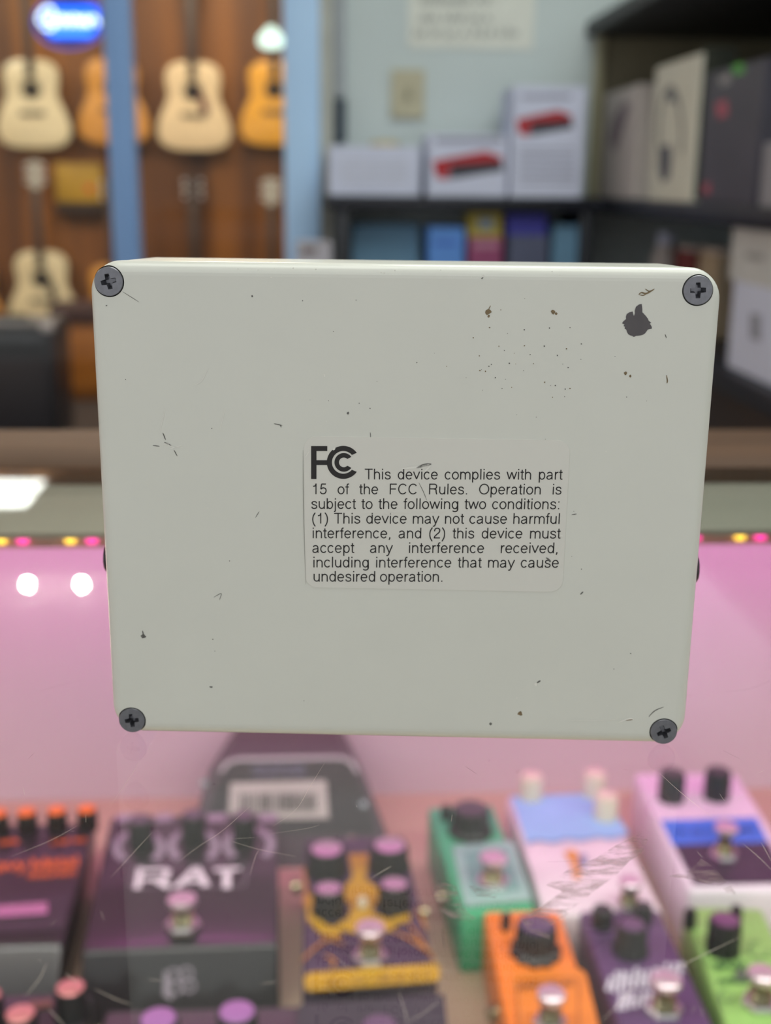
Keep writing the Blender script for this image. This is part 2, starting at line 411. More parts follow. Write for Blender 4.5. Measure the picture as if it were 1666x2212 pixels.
G().hexa([(CX0, .333, -.050), (CX1, .333, -.050), (CX1, BWY + .02, -.122), (CX0, BWY + .02, -.122), (CX0, .333, -.034), (CX1, .333, -.034), (CX1, BWY + .02, -.106), (CX0, BWY + .02, -.106)]).done('top_board', M_lam, case, 0, inv=cinv)
cpart('shelf', CX0 + .012, CX1 - .012, -0.34, BWY, ZS - 0.018, ZS, M_shf)
cpart('back_panel', CX0 + .012, CX1 - .012, BWY, BWY + 0.012, FLOOR, -0.123, M_lam)
cpart('side_panel', CX0, CX0 + .012, -0.34, BWY + .012, FLOOR, -0.0065, M_lam)
cpart('side_panel', CX1 - .012, CX1, -0.34, BWY + .012, FLOOR, -0.0065, M_lam)
cpart('front_pane', CX0 + .012, CX1 - .012, -0.352, -0.346, ZS - 0.3, -0.007, M_cglass)
cpart('base', CX0 + .012, CX1 - .012, -0.34, BWY, FLOOR, FLOOR + 0.1, M_case)
# light strip hanging at the rear of the case
zled = atY(1600, 1156, 0.29).z
strip = cpart('light_strip', CX0 + .012, CX1 - .012, 0.289, 0.300, zled - 0.004, zled + 0.006, mat('strip_carrier', (226, 170, 160), 0.4))
strip['label'] = 'strip of pink and yellow lamps'
cpart('strip_rail', CX0 + .012, CX1 - .012, 0.300, 0.317, zled - 0.004, -0.031, M_lam)
M_ledp = glow('pink_lamp', (255, 60, 160), 3.2, False); M_ledy = glow('yellow_lamp', (255, 205, 70), 3.4, False)
led_me = None
xs = []
x0 = atY(1600, 1152, 0.288).x
k = -20
while k < 8:
    x = x0 + k * 0.0305; k += 1
    if x < CX0 + .03 or x > CX1 - .03: continue
    if led_me is None:
        o = G().box((0, 0, 0), (0.0042, 0.002, 0.0030), 0.0003, 1, 0).box((0.0095, 0, 0), (0.0045, 0.002, 0.0030), 0.0003, 1, 1).done('lamp_bead', [M_ledy, M_ledp], strip)
        led_me = o
    else:
        o = led_me.copy(); COL.objects.link(o)
    o.location = cinv @ Vector((x, 0.288, zled))

# scratches and scrapes of the glass top
UPZ = Vector((0, 0, 1))
M_scr = mat('scratch', (205, 190, 178), 0.5); M_scd = mat('dark_scratch', (70, 58, 56), 0.6)
g = G()
light_scr = [([(590, 1785), (640, 1748), (668, 1702), (700, 1650)], 2.2), ([(235, 1745), (285, 1672), (300, 1645)], 2.0),
  ([(25, 1850), (110, 1815), (166, 1784)], 3.2), ([(240, 1895), (290, 1840), (330, 1797)], 2.6), ([(390, 1858), (430, 1828), (480, 1795), (540, 1742)], 3.0),
  ([(500, 1817), (560, 1835), (640, 1850)], 3.0), ([(500, 1812), (552, 1809)], 1.8), ([(540, 1890), (552, 1850), (560, 1836)], 2.2),
  ([(205, 2137), (250, 2158), (285, 2170)], 3.4), ([(320, 2116), (350, 2118)], 3.0), ([(563, 2125), (600, 2121)], 3.2), ([(55, 2152), (85, 2115), (100, 2082)], 3.2),
  ([(105, 2180), (140, 2215)], 3.0), ([(140, 2101), (170, 2125)], 2.6), ([(1425, 1670), (1475, 1715), (1545, 1770)], 3.2), ([(1605, 1822), (1640, 1852), (1668, 1880)], 3.2),
  ([(1645, 1820), (1668, 1862)], 2.4), ([(1455, 2096), (1500, 2072), (1600, 2024)], 3.4), ([(1300, 2205), (1345, 2160), (1370, 2128)], 2.8),
  ([(802, 1897), (830, 1880), (846, 1871)], 4.5), ([(860, 2140), (875, 2185), (880, 2212)], 2.6), ([(875, 2212), (920, 2185), (952, 2158)], 2.8),
  ([(690, 1782), (660, 1790), (580, 1802)], 2.2), ([(730, 2070), (752, 2090)], 2.4), ([(975, 1775), (977, 1760)], 2.2)]
for pl, wd in light_scr:
    pts = [atZ(x, y, 0.00005) for x, y in catmull(pl, 5)]
    g.ribbon(pts, wd * 0.000023, UPZ, 0, True)
dark_scr = [([(1005, 1655), (1030, 1672)], 1.6), ([(955, 2005), (958, 2030), (962, 2050)], 3.0), ([(730, 1800), (728, 1815)], 1.4), ([(700, 1798), (740, 1795)], 1.4),
  ([(835, 1944), (836, 1960)], 2.2), ([(836, 1951), (855, 1950)], 2.0), ([(1372, 2110), (1400, 2150)], 2.0), ([(1550, 2150), (1558, 2190)], 2.2), ([(1560, 1620), (1600, 1640)], 1.4), ([(1180, 1862), (1290, 1858)], 1.4),
  ([(1387, 1870), (1392, 1880)], 2.5), ([(80, 1495), (130, 1480), (180, 1470)], 1.2), ([(1560, 1495), (1620, 1488), (1666, 1470)], 1.4), ([(60, 1640), (75, 1625)], 1.2), ([(1085, 2058), (1082, 2040)], 1.5), ([(1480, 1500), (1500, 1503)], 2)]
for pl, wd in dark_scr:
    pts = [atZ(x, y, 0.00005) for x, y in catmull(pl, 4)]
    g.ribbon(pts, wd * 0.000032, UPZ, 1, True)
for _ in range(26):
    px, py = random.choice((random.uniform(0, 230), random.uniform(560, 1660), random.uniform(1480, 1660))), random.uniform(1650, 2200)
    a = random.uniform(0, PI); l = random.uniform(4, 22)
    pts = [atZ(px, py, 0.00005), atZ(px + l * math.cos(a) / 2, py + l * math.sin(a) / 2 + 1, 0.00005), atZ(px + l * math.cos(a), py + l * math.sin(a), 0.00005)]
    g.ribbon(pts, 1.0 * 0.00004, UPZ, random.choice((0, 0, 1)), True)
g.done('scratches', [M_scr, M_scd], case, 0, inv=cinv)['kind'] = 'stuff'
M_scrape = patchy('scraped_residue', (146, 122, 120), 0.8, 260, 0.42, 0.58, (0.5, 1.6, 1))
g = G()
for pl in ([(1180, 1912), (1225, 1880), (1290, 1852), (1330, 1826), (1385, 1800), (1400, 1815), (1385, 1845), (1360, 1860), (1330, 1892), (1290, 1920), (1240, 1960), (1160, 1995), (1130, 1990), (1165, 1962), (1215, 1925)],
           [(948, 1900), (985, 1912), (1000, 1960), (1030, 1985), (1010, 1998), (975, 1985), (950, 1965), (935, 1930)],
           [(1010, 1910), (1060, 1905), (1085, 1918), (1070, 1940), (1030, 1935)],
           [(1445, 1893), (1490, 1880), (1515, 1855), (1545, 1875), (1570, 1905), (1550, 1915), (1500, 1900)],
           [(1120, 1975), (1165, 1985), (1215, 1960), (1230, 1975), (1180, 2005), (1190, 2030), (1140, 2010)],
           [(1562, 1918), (1580, 1912), (1592, 1935), (1575, 1940)]):
    g.poly([atZ(x, y, 0.00004) for x, y in pl])
g.done('scraped_residue', M_scrape, case, 0, inv=cinv)['label'] = 'grayish scraped residue on the glass'

# ------------------------------------------------------------------ white pedal standing on its side
BX = Vector((0, 0, 0)); BA = -0.07978493
W_, H_, XO = 0.1224, 0.0997, 0.0003
M_paint = mat('off_white_enamel', (212, 212, 203), 0.34, 0, 0.012, 60, coat=0.25)
M_metalz = mat('bare_gray_metal', (92, 88, 90), 0.5, 0.6, 0.06, 300)
box = thing('guitar_effects_pedal', 'off white metal pedal standing on its side, screwed bottom plate with FCC label', 'effects pedal', (0, 0, 0), BA)
binv = wmat(box).inverted()
pn = wmat(box).to_3x3() @ Vector((0, -1, 0))      # towards the viewer
def plate(px, py, lift=0.0):                      # local coordinates on the plate
    return binv @ (at_plane(px, py, (0, 0, 0), pn) + pn * lift)
def ring(inset, y, r, shrink=0.0, n=10):
    return [(x + XO, y, z + H_ / 2) for x, z in rrect(W_ - 2 * inset, H_ - 2 * inset, max(r - inset, 0.0006), n)]
def edge_ring(y_flat, y_side, rr, steps=7, base=0.0):
    out = []
    for k in range(steps + 1):
        a = PI / 2 * k / steps
        out.append((base + rr * (1 - math.sin(a)), y_flat + (y_side - y_flat) * (1 - math.cos(a))))
    return out
CR = 0.0062
loops = [ring(i, y, CR) for i, y in edge_ring(0.0, 0.0026, 0.0026)] + [ring(0.0001, 0.0046, CR), ring(0.0006, 0.0050, CR)]
SCREWS = ((235, 608, 0.22, 0.0002), (1508, 627, 0.06, 0.0002), (285, 1556, 0.12, 0.0001), (1434, 1580, 0.42, 0.0003))
g = G(); g.loft(loops); cut = G()
for px, py, a_, b_ in SCREWS:
    p = plate(px, py); cut.lathe([(0, -.004), (.00300, -.004), (.00300, .0032), (0, .0032)], 48, 0, Matrix.Translation((p.x, 0, p.z)) @ Matrix.Rotation(-PI / 2, 4, 'X'))
ob_a = g.done('solid', M_paint, None, 0); ob_b = cut.done('cutter', M_paint, None, 0)
md = ob_a.modifiers.new('holes', 'BOOLEAN'); md.operation = 'DIFFERENCE'; md.object = ob_b; md.solver = 'EXACT'
bpy.context.view_layer.update()
me_ = bpy.data.meshes.new_from_object(ob_a.evaluated_get(bpy.context.evaluated_depsgraph_get()))
bpy.data.objects.remove(ob_a); bpy.data.objects.remove(ob_b)
g = G(); g.bm.from_mesh(me_); g.done('bottom_plate', M_paint, box, 40)
loops = [ring(0.0006, 0.0051, CR), ring(0.0002, 0.0054, CR), ring(0.0013, 0.034, CR)] + [ring(0.0013 + 0.0028 * (1 - math.cos(a)), 0.034 + 0.0028 * math.sin(a), CR) for a in (PI / 8, PI / 4, 3 * PI / 8, PI / 2)]
G().loft(loops).done('enclosure', M_paint, box, 40)

# screws
M_screw = mat('gray_screw_steel', (124, 124, 130), 0.38, 0.8, 0.1, 900)
M_gap = mat('gap_shade', (34, 34, 34), 0.8)  # dark colour stands for the shade in the gap around each screw
def screw_bm(ang):
    bm = bmesh.new(); R_, n = 0.00272, 56
    oc = [bm.verts.new((R_ * math.cos(2 * PI * k / n), R_ * math.sin(2 * PI * k / n), 0)) for k in range(n)]
    a, b = 0.00150, 0.00042
    cr = [(a, -b), (a, b), (b * 1.25, b * 1.25), (b, a), (-b, a), (-b * 1.25, b * 1.25), (-a, b), (-a, -b), (-b * 1.25, -b * 1.25), (-b, -a), (b, -a), (b * 1.25, -b * 1.25)]
    cv = [bm.verts.new((x, y, 0)) for x, y in cr]
    eo = [bm.edges.new((oc[k], oc[(k + 1) % n])) for k in range(n)]
    ei = [bm.edges.new((cv[k], cv[(k + 1) % 12])) for k in range(12)]
    bmesh.ops.triangle_fill(bm, use_beauty=True, edges=eo + ei)
    lo = [bm.verts.new((x * 0.62, y * 0.62, -0.0019)) for x, y in cr]
    for k in range(12): bm.faces.new((cv[k], cv[(k + 1) % 12], lo[(k + 1) % 12], lo[k]))
    bm.faces.new(lo)
    r1 = [bm.verts.new((v.co.x * 1.035, v.co.y * 1.035, -0.00018)) for v in oc]
    r2 = [bm.verts.new((v.co.x * 1.035, v.co.y * 1.035, -0.0030)) for v in oc]
    for A_, B_ in ((oc, r1), (r1, r2)):
        for k in range(n): bm.faces.new((A_[k], B_[k], B_[(k + 1) % n], A_[(k + 1) % n]))
    bmesh.ops.recalc_face_normals(bm, faces=bm.faces[:])
    bm.transform(Matrix.Rotation(ang, 4, 'Z'))
    return bm
toface = Matrix.Rotation(PI / 2, 4, 'X')          # +z -> -y
for (px, py, ang, pr) in SCREWS:
    p = plate(px, py)
    s = G().add(screw_bm(ang), 0, toface).done('screw', M_screw, box, 25); s.location = (p.x, -pr, p.z)
    c = G().lathe([(.00281, -.0012), (.00302, -.0010), (.00302, -.0016), (.00281, -.0016)], 48, 0, toface).done('gap_ring', M_gap, s, 40)
# jacks on both narrow sides
for sx, px, py in ((1, 1494, 1263), (-1, 229, 1250)):
    z = 0.033
    g = G()
    g.lathe([(0, 0), (.0066, 0), (.0066, .0008), (.0056, .0011), (.0056, .0038), (.0052, .0044), (.0036, .0044), (.0034, .0062), (.0030, .0066), (.0021, .0066), (.0021, .001), (0, .001)], 12, 0)
    o = g.done('jack_socket', mat('dark_jack_nickel', (74, 68, 70), 0.3, 0.9, 0.05), box, 30)
    o.rotation_euler = (0, sx * PI / 2, 0); o.location = (XO + sx * (W_ / 2 - (0.0021 if sx > 0 else 0.0017)), 0.021, z)

# FCC sticker
M_stick = mat('label_paper', (215, 213, 205), 0.42, 0, 0.008, 40)
M_ink = mat('black_ink', (34, 30, 30), 0.6, 0, 0.05)
c4 = [plate(*p) for p in ((655, 946), (1228, 947), (1220, 1275), (660, 1272))]
sx0, sx1 = (c4[0].x + c4[3].x) / 2, (c4[1].x + c4[2].x) / 2; sz1, sz0 = (c4[0].z + c4[1].z) / 2, (c4[2].z + c4[3].z) / 2
rr = rrect(sx1 - sx0, sz1 - sz0, 0.0026, 8, (sx0 + sx1) / 2, (sz0 + sz1) / 2)
stk = G().loft([[(x, 0.0, z) for x, z in rr], [(x, -0.00008, z) for x, z in rr], [(sx0 + (x - sx0) * .9985 + .00004, -0.00012, z) for x, z in rr]]).done('label_sticker', M_stick, box, 40)
stk['label'] = 'white paper label with FCC logo and printed notice'
ZP = lambda x, y: (640 + x / 2.7767, 930 + y / 2.7778)
NL = Vector((0, -1, 0))
LIFT = 0.00016
def P3(x, y): return plate(*ZP(x, y), LIFT)
g = G()
for s, x0, x1, b, wd in (("This device complies with part", 415, 1592, 292, None), ("15 of the FCC Rules. Operation is", 97, 1588, 381, None),
   ("subject to the following two conditions:", 93, 1580, 469, None), ("(1) This device may not cause harmful", 97, 1580, 557, None),
   ("interference, and (2) this device must", 99, 1580, 645, None), ("accept any interference received,", 100, 1570, 733, None),
   ("including interference that may cause", 103, 1572, 820, None), ("undesired operation.", 105, 880, 905, 1)):
    tilt = 0.0015 * (x1 - x0)
    lettering(g, s, P3(x0, b), P3(x1, b + tilt), P3(x0 + (292 - 64 - 228) , b - 64), NL, 0.103, wd)
# logo
def arc_poly(cx, cy, r0, r1, a0, a1, n=40, cut=0):
    o = ell(cx, cy, r1, r1, a0, a1, n); i = ell(cx, cy, r0, r0, a0 + cut, a1 - cut, n)
    for k in range(n):
        g.poly([P3(o[k][0], 2 * cy - o[k][1]), P3(i[k][0], 2 * cy - i[k][1]), P3(i[k + 1][0], 2 * cy - i[k + 1][1]), P3(o[k + 1][0], 2 * cy - o[k + 1][1])])
def rect(x0, y0, x1, y1): g.poly([P3(x0, y1), P3(x1, y1), P3(x1, y0), P3(x0, y0)])
rect(90, 92, 122, 290); rect(122, 92, 187, 122); rect(122, 177, 188, 206)
arc_poly(283, 190, 68, 99, 35, 325, 48, 6); arc_poly(286, 190, 29, 56, 36, 324, 36, 8)
bmesh.ops.recalc_face_normals(g.bm, faces=g.bm.faces[:])
g.done('lettering', M_ink, stk, 0)

# wear: chip, scuffs, specks
def chip(g, pts, mi=0, lift=0.00006): g.poly([plate(x, y, lift) for x, y in pts], mi)
g = G()
Q = [(678, 447), (650, 452), (620, 475), (608, 515), (610, 540), (600, 567), (592, 545), (588, 522), (555, 530), (528, 548), (520, 575), (522, 598), (500, 615), (480, 640), (505, 650), (497, 668), (512, 676), (505, 690), (525, 705), (532, 730), (545, 750), (565, 762), (580, 764), (600, 777), (622, 765), (660, 762), (690, 755), (712, 740), (725, 722), (738, 703), (760, 698), (778, 695), (780, 680), (768, 655), (758, 645), (774, 635), (748, 615), (740, 595), (722, 570), (700, 545), (685, 530), (684, 490)]
chip(g, [(1240 + x / 4.628, 560 + y / 4.628) for x, y in Q][::-1])
def blob(px, py, r, mi=0, k=1.0, n=9):
    chip(g, [(px + r * random.uniform(.6, 1.2) * math.cos(2 * PI * i / n), py + k * r * random.uniform(.6, 1.2) * math.sin(2 * PI * i / n)) for i in range(n)][::-1], mi)
o = g.done('paint_chip', M_metalz, box, 0); o['label'] = 'dark gray patch of chipped paint'
M_stain = mat('brown_stain', (122, 104, 76), 0.7, 0, 0.3, 3000); M_speck = mat('gray_speck', (104, 102, 98), 0.7, 0, 0.2, 3000); M_pale = mat('pale_scuff', (226, 224, 216), 0.5)
g = G()
def scuff(pl, wd, mi): g.ribbon([plate(x, y, 0.00006) for x, y in catmull(pl, 4)], wd * 0.000089, NL, mi, True)
blob(1055, 674, 6.5, 0); blob(1056, 683, 3, 0)
scuff([(1056, 668), (1060, 660)], 2, 0)
scuff([(1380, 636), (1386, 632), (1396, 634), (1408, 628), (1414, 624)], 3.5, 0); scuff([(1394, 624), (1402, 629), (1408, 627)], 2.5, 0); scuff([(1380, 636), (1390, 638), (1400, 632)], 2, 0)
scuff([(1440, 810), (1442, 822), (1441, 828)], 2.6, 0); blob(1352, 806, 4, 0); blob(1362, 812, 3, 0); blob(1195, 674, 5, 0); blob(1202, 677, 3, 0)
blob(1124, 1541, 6, 0, .8); blob(310, 1375, 7, 1, .7); scuff([(308, 1362), (311, 1378)], 3, 1)
scuff([(1337, 1560), (1350, 1555), (1362, 1552), (1369, 1554)], 4, 2); scuff([(1352, 1556), (1368, 1554)], 2.5, 0)
scuff([(1402, 1548), (1415, 1535), (1434, 1527)], 2.2, 1)
scuff([(350, 962), (362, 958), (368, 964), (395, 967)], 2.2, 2); scuff([(352, 935), (358, 950)], 2.5, 1); scuff([(330, 962), (345, 964)], 2, 1); scuff([(355, 955), (370, 962)], 2.4, 1); scuff([(376, 972), (383, 985)], 2, 1); scuff([(365, 970), (392, 962)], 2, 2)
scuff([(345, 935), (352, 905), (356, 885)], 1.6, 2); scuff([(475, 930), (487, 880)], 1.4, 2); scuff([(592, 915), (610, 919)], 2.2, 1); scuff([(605, 917), (608, 923)], 2, 1)
scuff([(1254, 1284), (1260, 1278)], 3.2, 1); scuff([(800, 934), (801, 945)], 1.6, 1); scuff([(1040, 600), (1046, 594)], 4, 2); scuff([(1040, 602), (1044, 599)], 3, 1)
scuff([(560, 1105), (552, 1118)], 1.4, 1); scuff([(462, 1290), (478, 1282), (474, 1296)], 1.4, 1); scuff([(1160, 1475), (1168, 1470)], 4, 1); blob(1158, 1478, 4, 2); blob(1060, 1563, 3.5, 1)
scuff([(1230, 1556), (1300, 1556), (1335, 1553)], 1.3, 2); blob(456, 1484, 4, 1, .6); scuff([(1235, 1112), (1246, 1110)], 2, 1); blob(752, 892, 3, 1); scuff([(1437, 722), (1440, 730)], 2, 1)
scuff([(420, 832), (436, 822), (450, 795)], 1.6, 2); scuff([(700, 808), (702, 814)], 2.4, 2); blob(545, 640, 2.5, 1)
scuff([(265, 630), (300, 652)], 1.2, 1); blob(230, 660, 2.5, 1, .6)
for _ in range(46): blob(random.gauss(1130, 110), random.gauss(790, 60), random.uniform(.8, 2.0), random.choice((1, 0, 1)), 1.0, 6)
for _ in range(46): blob(random.uniform(270, 1440), random.uniform(640, 1530), random.uniform(.6, 1.6), random.choice((1, 1, 2)), 1.0, 6)
for _ in range(16): blob(random.uniform(480, 1240), random.uniform(578, 600), random.uniform(1.0, 2.4), 2, .8, 6)
g.done('scuff_marks', [M_stain, M_speck, M_pale], box, 0)['kind'] = 'stuff'
# wear on the label itself
g = G()
def sscuff(pl, wd, mi): g.ribbon([plate(x, y, 0.00019) for x, y in catmull(pl, 4)], wd * 0.000089, NL, mi, True)
sscuff([(868, 1012), (885, 1010), (905, 1008), (930, 1002)], 5, 1); sscuff([(900, 1010), (918, 1004), (932, 1002)], 6, 0); sscuff([(918, 1018), (930, 1006)], 4, 1); sscuff([(905, 1042), (915, 1062), (922, 1080)], 1.4, 0)
sscuff([(1180, 1204), (1190, 1212)], 4, 0); sscuff([(1210, 1155), (1216, 1158)], 3, 1); sscuff([(720, 972), (724, 966)], 5, 1); sscuff([(780, 1112), (860, 1108), (965, 1106)], 1.2, 1); sscuff([(660, 988), (668, 975)], 2, 1)
sscuff([(655, 1272 - 300), (656, 1100), (661, 1262)], 1.0, 0)
g.done('label_wear', [M_speck, M_pale], stk, 0)['kind'] = 'stuff'

# ------------------------------------------------------------------ pedals on the shelf in the case
class Face:
    def __init__(s, p0, n): s.p0 = Vector(p0); s.n = Vector(n).normalized()
    def pt(s, px, py, lift=0.0): return at_plane(px, py, s.p0 + s.n * lift, s.n)
def flat(h): return Face((0, 0, ZS + h), (0, 0, 1))
def pedal(name, label, cx, cy, rz=0.0, group='effects pedals in the case'):
    t = thing(name, label, 'effects pedal', (cx, cy, ZS), rz, group); return t
def inv(t): return wmat(t).inverted()
def decal(t, name, face, polys, m, lift=0.0004, parent=None, smooth=0):
    """printed panels / plates: thin slabs lying on a face"""
    g = G(); iv = inv(t)
    for pl in polys:
        lo = [face.pt(x, y, -0.0004) for x, y in pl]; hi = [p + face.n * (0.0004 + lift) for p in lo]
        g.loft([lo, hi])
    return g.done(name, m, parent or t, smooth, inv=iv)
def write(t, name, face, s, a, b, c, m, stroke=.14, lift=0.0007, parent=None, width=1):
    g = G(); lettering(g, s, face.pt(*a, lift), face.pt(*b, lift), face.pt(*c, lift), face.n, stroke, width)
    return g.done(name, m, parent or t, 0, inv=inv(t))
def squiggle(t, name, face, rows, m, wd, lift=0.0007, parent=None, seed=1, solid=False):
    """unreadably small print: rows (x0,y0,x1,y1,height px)"""
    rnd = random.Random(seed); g = G()
    for x0, y0, x1, y1, hh in rows:
        x = 0.0; L_ = math.hypot(x1 - x0, y1 - y0)
        while x < L_ - hh * .5:
            st = hh * rnd.uniform(.45, .8); f0, f1 = x / L_, min(1, (x + st) / L_)
            ax, ay, bx, by = x0 + (x1 - x0) * f0, y0 + (y1 - y0) * f0, x0 + (x1 - x0) * f1, y0 + (y1 - y0) * f1
            g.ribbon([face.pt(ax, ay - hh * rnd.uniform(.0, .3), lift), face.pt((ax + bx) / 2, ay - hh * rnd.uniform(.6, 1), lift), face.pt(bx, by - hh * rnd.uniform(0, .5), lift)], wd, face.n)
            x += st * (1.2 if rnd.random() > .2 else 1.9)
    return g.done(name, m, parent or t, 0, inv=inv(t))
def knob(t, px, py, h0, r, hh, mb, mt, flare=1.0, flutes=0, label=None, tilt=0.0):
    """px,py: middle of the knob's top; h0 = height of the panel it sits on"""
    p = inv(t) @ atZ(px, py, ZS + h0 + hh)
    n = 40; prof = [(r * flare, 0), (r * flare, hh * .18), (r * 1.02, hh * .3), (r, hh * .9), (r * .92, hh)]
    g = G()
    loops = []
    for rad, z in prof:
        lp = []
        for k in range(n):
            q = rad * (1 + (0.05 * (1 if k % 4 < 2 else -1) if flutes else 0)); a = 2 * PI * k / n
            lp.append((q * math.cos(a), q * math.sin(a), z))
        loops.append(lp)
    g.loft(loops)
    o = g.done('knob', mb, t, 35); o.location = (p.x, p.y, h0 - 0.0005)
    G().lathe([(r * .84, hh - .0006), (r * .84, hh + .0004), (r * .76, hh + .0009), (0, hh + .0009)], 36).done('knob_cap', mt, o, 40)
    return o
def footswitch(t, px, py, h0, s=1.0, hh=0.020):
    s *= 1.12
    """px,py: middle of the button top"""
    p = inv(t) @ atZ(px, py, ZS + h0 + hh)
    g = G()
    g.lathe([(.0048 * s, 0), (.0048 * s, .0035), (.0055 * s, .004), (.0055 * s, .0045)] + [(.0050 * s + (.0004 * s if k % 2 else 0), .0045 + k * .0007) for k in range(9)] + [(.0034 * s, .0106), (.0034 * s, hh - .004)], 28)
    o = g.done('footswitch', M_brass, t, 40); o.location = (p.x, p.y, h0)
    G().lathe([(.0070 * s, 0), (.0086 * s, .0004), (.0086 * s, .0026), (.0076 * s, .0042), (.0058 * s, .0042)], 6).done('hex_nut', M_chrome, o, 20)
    G().lathe([(.0036 * s, hh - .0060), (.0062 * s, hh - .0052), (.0070 * s, hh - .0036), (.0068 * s, hh - .0010), (.0058 * s, hh), (0, hh + .0003)], 36).done('button', M_btn, o, 40)
    return o
def jack(t, x, y, z, ax):
    g = G().lathe([(0, 0), (.0060, 0), (.0060, .002), (.0045, .0022), (.0045, .0058), (.0028, .0062), (.0028, .001), (0, .001)], 12)
    o = g.done('jack_socket', M_brass, t, 30); o.location = (x, y, z); o.rotation_euler = (0, ax * PI / 2, 0)
def body(t, w0, d, hf, hr, m, bev=0.003, w1=None, name='enclosure', seg=3):
    w1 = w1 or w0
    return G().hexa([(-w0 / 2, -d / 2, 0), (w0 / 2, -d / 2, 0), (w1 / 2, d / 2, 0), (-w1 / 2, d / 2, 0), (-w0 / 2, -d / 2, hf), (w0 / 2, -d / 2, hf), (w1 / 2, d / 2, hr), (-w1 / 2, d / 2, hr)], bev, seg).done(name, m, t, 40)
def slope(t, d, hf, hr):
    Mx = wmat(t); p = Mx @ Vector((0, 0, (hf + hr) / 2)); n = Mx.to_3x3() @ Vector((0, -(hr - hf), d)); return Face(p, n)

# -- black distortion pedal with the big white three-letter name
M_ratb = mat('satin_black_enamel', (38, 35, 38), 0.3, 0, 0.06, 200, coat=.7, spec=.35)
t = pedal('distortion_pedal', 'black pedal with RAT in white block letters and three tall black knobs', -0.1035, 0.468, 0.025)
G().hexa([(-.060, -.085, 0), (.060, -.085, 0), (.058, .062, 0), (-.058, .062, 0), (-.0595, -.0605, .036), (.0595, -.0605, .036), (.058, .062, .058), (-.058, .062, .058)], .0025, 3).done('enclosure', M_ratb, t, 40)
f = slope(t, .1225, .036, .058); f.p0 = wmat(t) @ Vector((0, -.0605, .036))
fy = lambda a: f.pt(*a)
M_wp = mat('white_print', (226, 222, 226), 0.5); M_gp = mat('lilac_gray_print', (150, 140, 152), 0.5)
# name plate outline and letters
def outline(t, name, face, x0, y0, x1, y1, m, wd, sk=0):
    g = G(); pts = [(x0 + sk, y0), (x1 + sk, y0 - 4), (x1, y1 - 4), (x0, y1), (x0 + sk, y0)]
    for a, b in zip(pts, pts[1:]): g.ribbon([face.pt(*a, .0006), face.pt(*b, .0006)], wd, face.n)
    return g.done(name, m, t, 0, inv=inv(t))
outline(t, 'name_frame', f, 282, 1870, 528, 1918, M_gp, .0006, 8)
for ch, pl in (('R', None),):
    g = G()
    def st(pts, wd): g.ribbon([f.pt(x, y, .0008) for x, y in pts], wd, f.n)
    st([(296, 1920), (304, 1874)], .0042); st([(302, 1880), (360, 1878)], .0030); st([(362, 1878), (358, 1898)], .0042); st([(300, 1900), (360, 1898)], .0030); st([(335, 1899), (366, 1917)], .0045)
    st([(380, 1917), (424, 1874)], .0045); st([(424, 1874), (446, 1914)], .0050); st([(400, 1904), (436, 1902)], .0030)
    st([(462, 1879), (520, 1876)], .0032); st([(490, 1878), (490, 1919)], .0050)
    g.done('lettering', M_wp, t, 0, inv=inv(t))
# printed knob scales
g = G()
for cx_, cy_ in ((300, 1825), (418, 1822), (538, 1818)):
    pts = [f.pt(cx_ + 48 * math.cos(math.radians(a)), cy_ - 34 * math.sin(math.radians(a)) + 6, .0006) for a in range(-50, 231, 10)]
    g.ribbon(pts, .0056, f.n)
for x0, x1 in ((252, 305), (336, 372), (448, 488), (560, 598)):
    g.poly([f.pt(x0, 1776, .0006), f.pt(x1, 1774, .0006), f.pt(x1, 1757, .0006), f.pt(x0, 1759, .0006)])
bmesh.ops.recalc_face_normals(g.bm, faces=g.bm.faces[:])
g.done('dial_print', M_gp, t, 0, inv=inv(t))
for px, py in ((303, 1768), (417, 1758), (527, 1760)):
    knob(t, px, py, 0.052, .0082, .020, M_black, mat('knob_top_sheen', (92, 78, 92), 0.45), 1.0)  # cap colour holds the purple reflection on black knob tops
footswitch(t, 393, 1938, 0.041, 1.15, .021)
ff = Face(wmat(t) @ Vector((0, -.0728, .018)), wmat(t).to_3x3() @ Vector((0, -.036, .0245)))
g = G()
for (cx_, cy_) in ((376, 2107), (403, 2103), (380, 2134), (408, 2130)):
    g.ribbon([ff.pt(cx_ + 13 * math.cos(a * PI / 8), cy_ + 13 * math.sin(a * PI / 8), .0007) for a in range(17)], .0014, ff.n)
g.ribbon([ff.pt(360, 2098, .0007), ff.pt(358, 2148, .0007), ff.pt(372, 2156, .0007)], .0030, ff.n)
bmesh.ops.recalc_face_normals(g.bm, faces=g.bm.faces[:])
g.done('maker_mark', M_gp, t, 0, inv=inv(t))

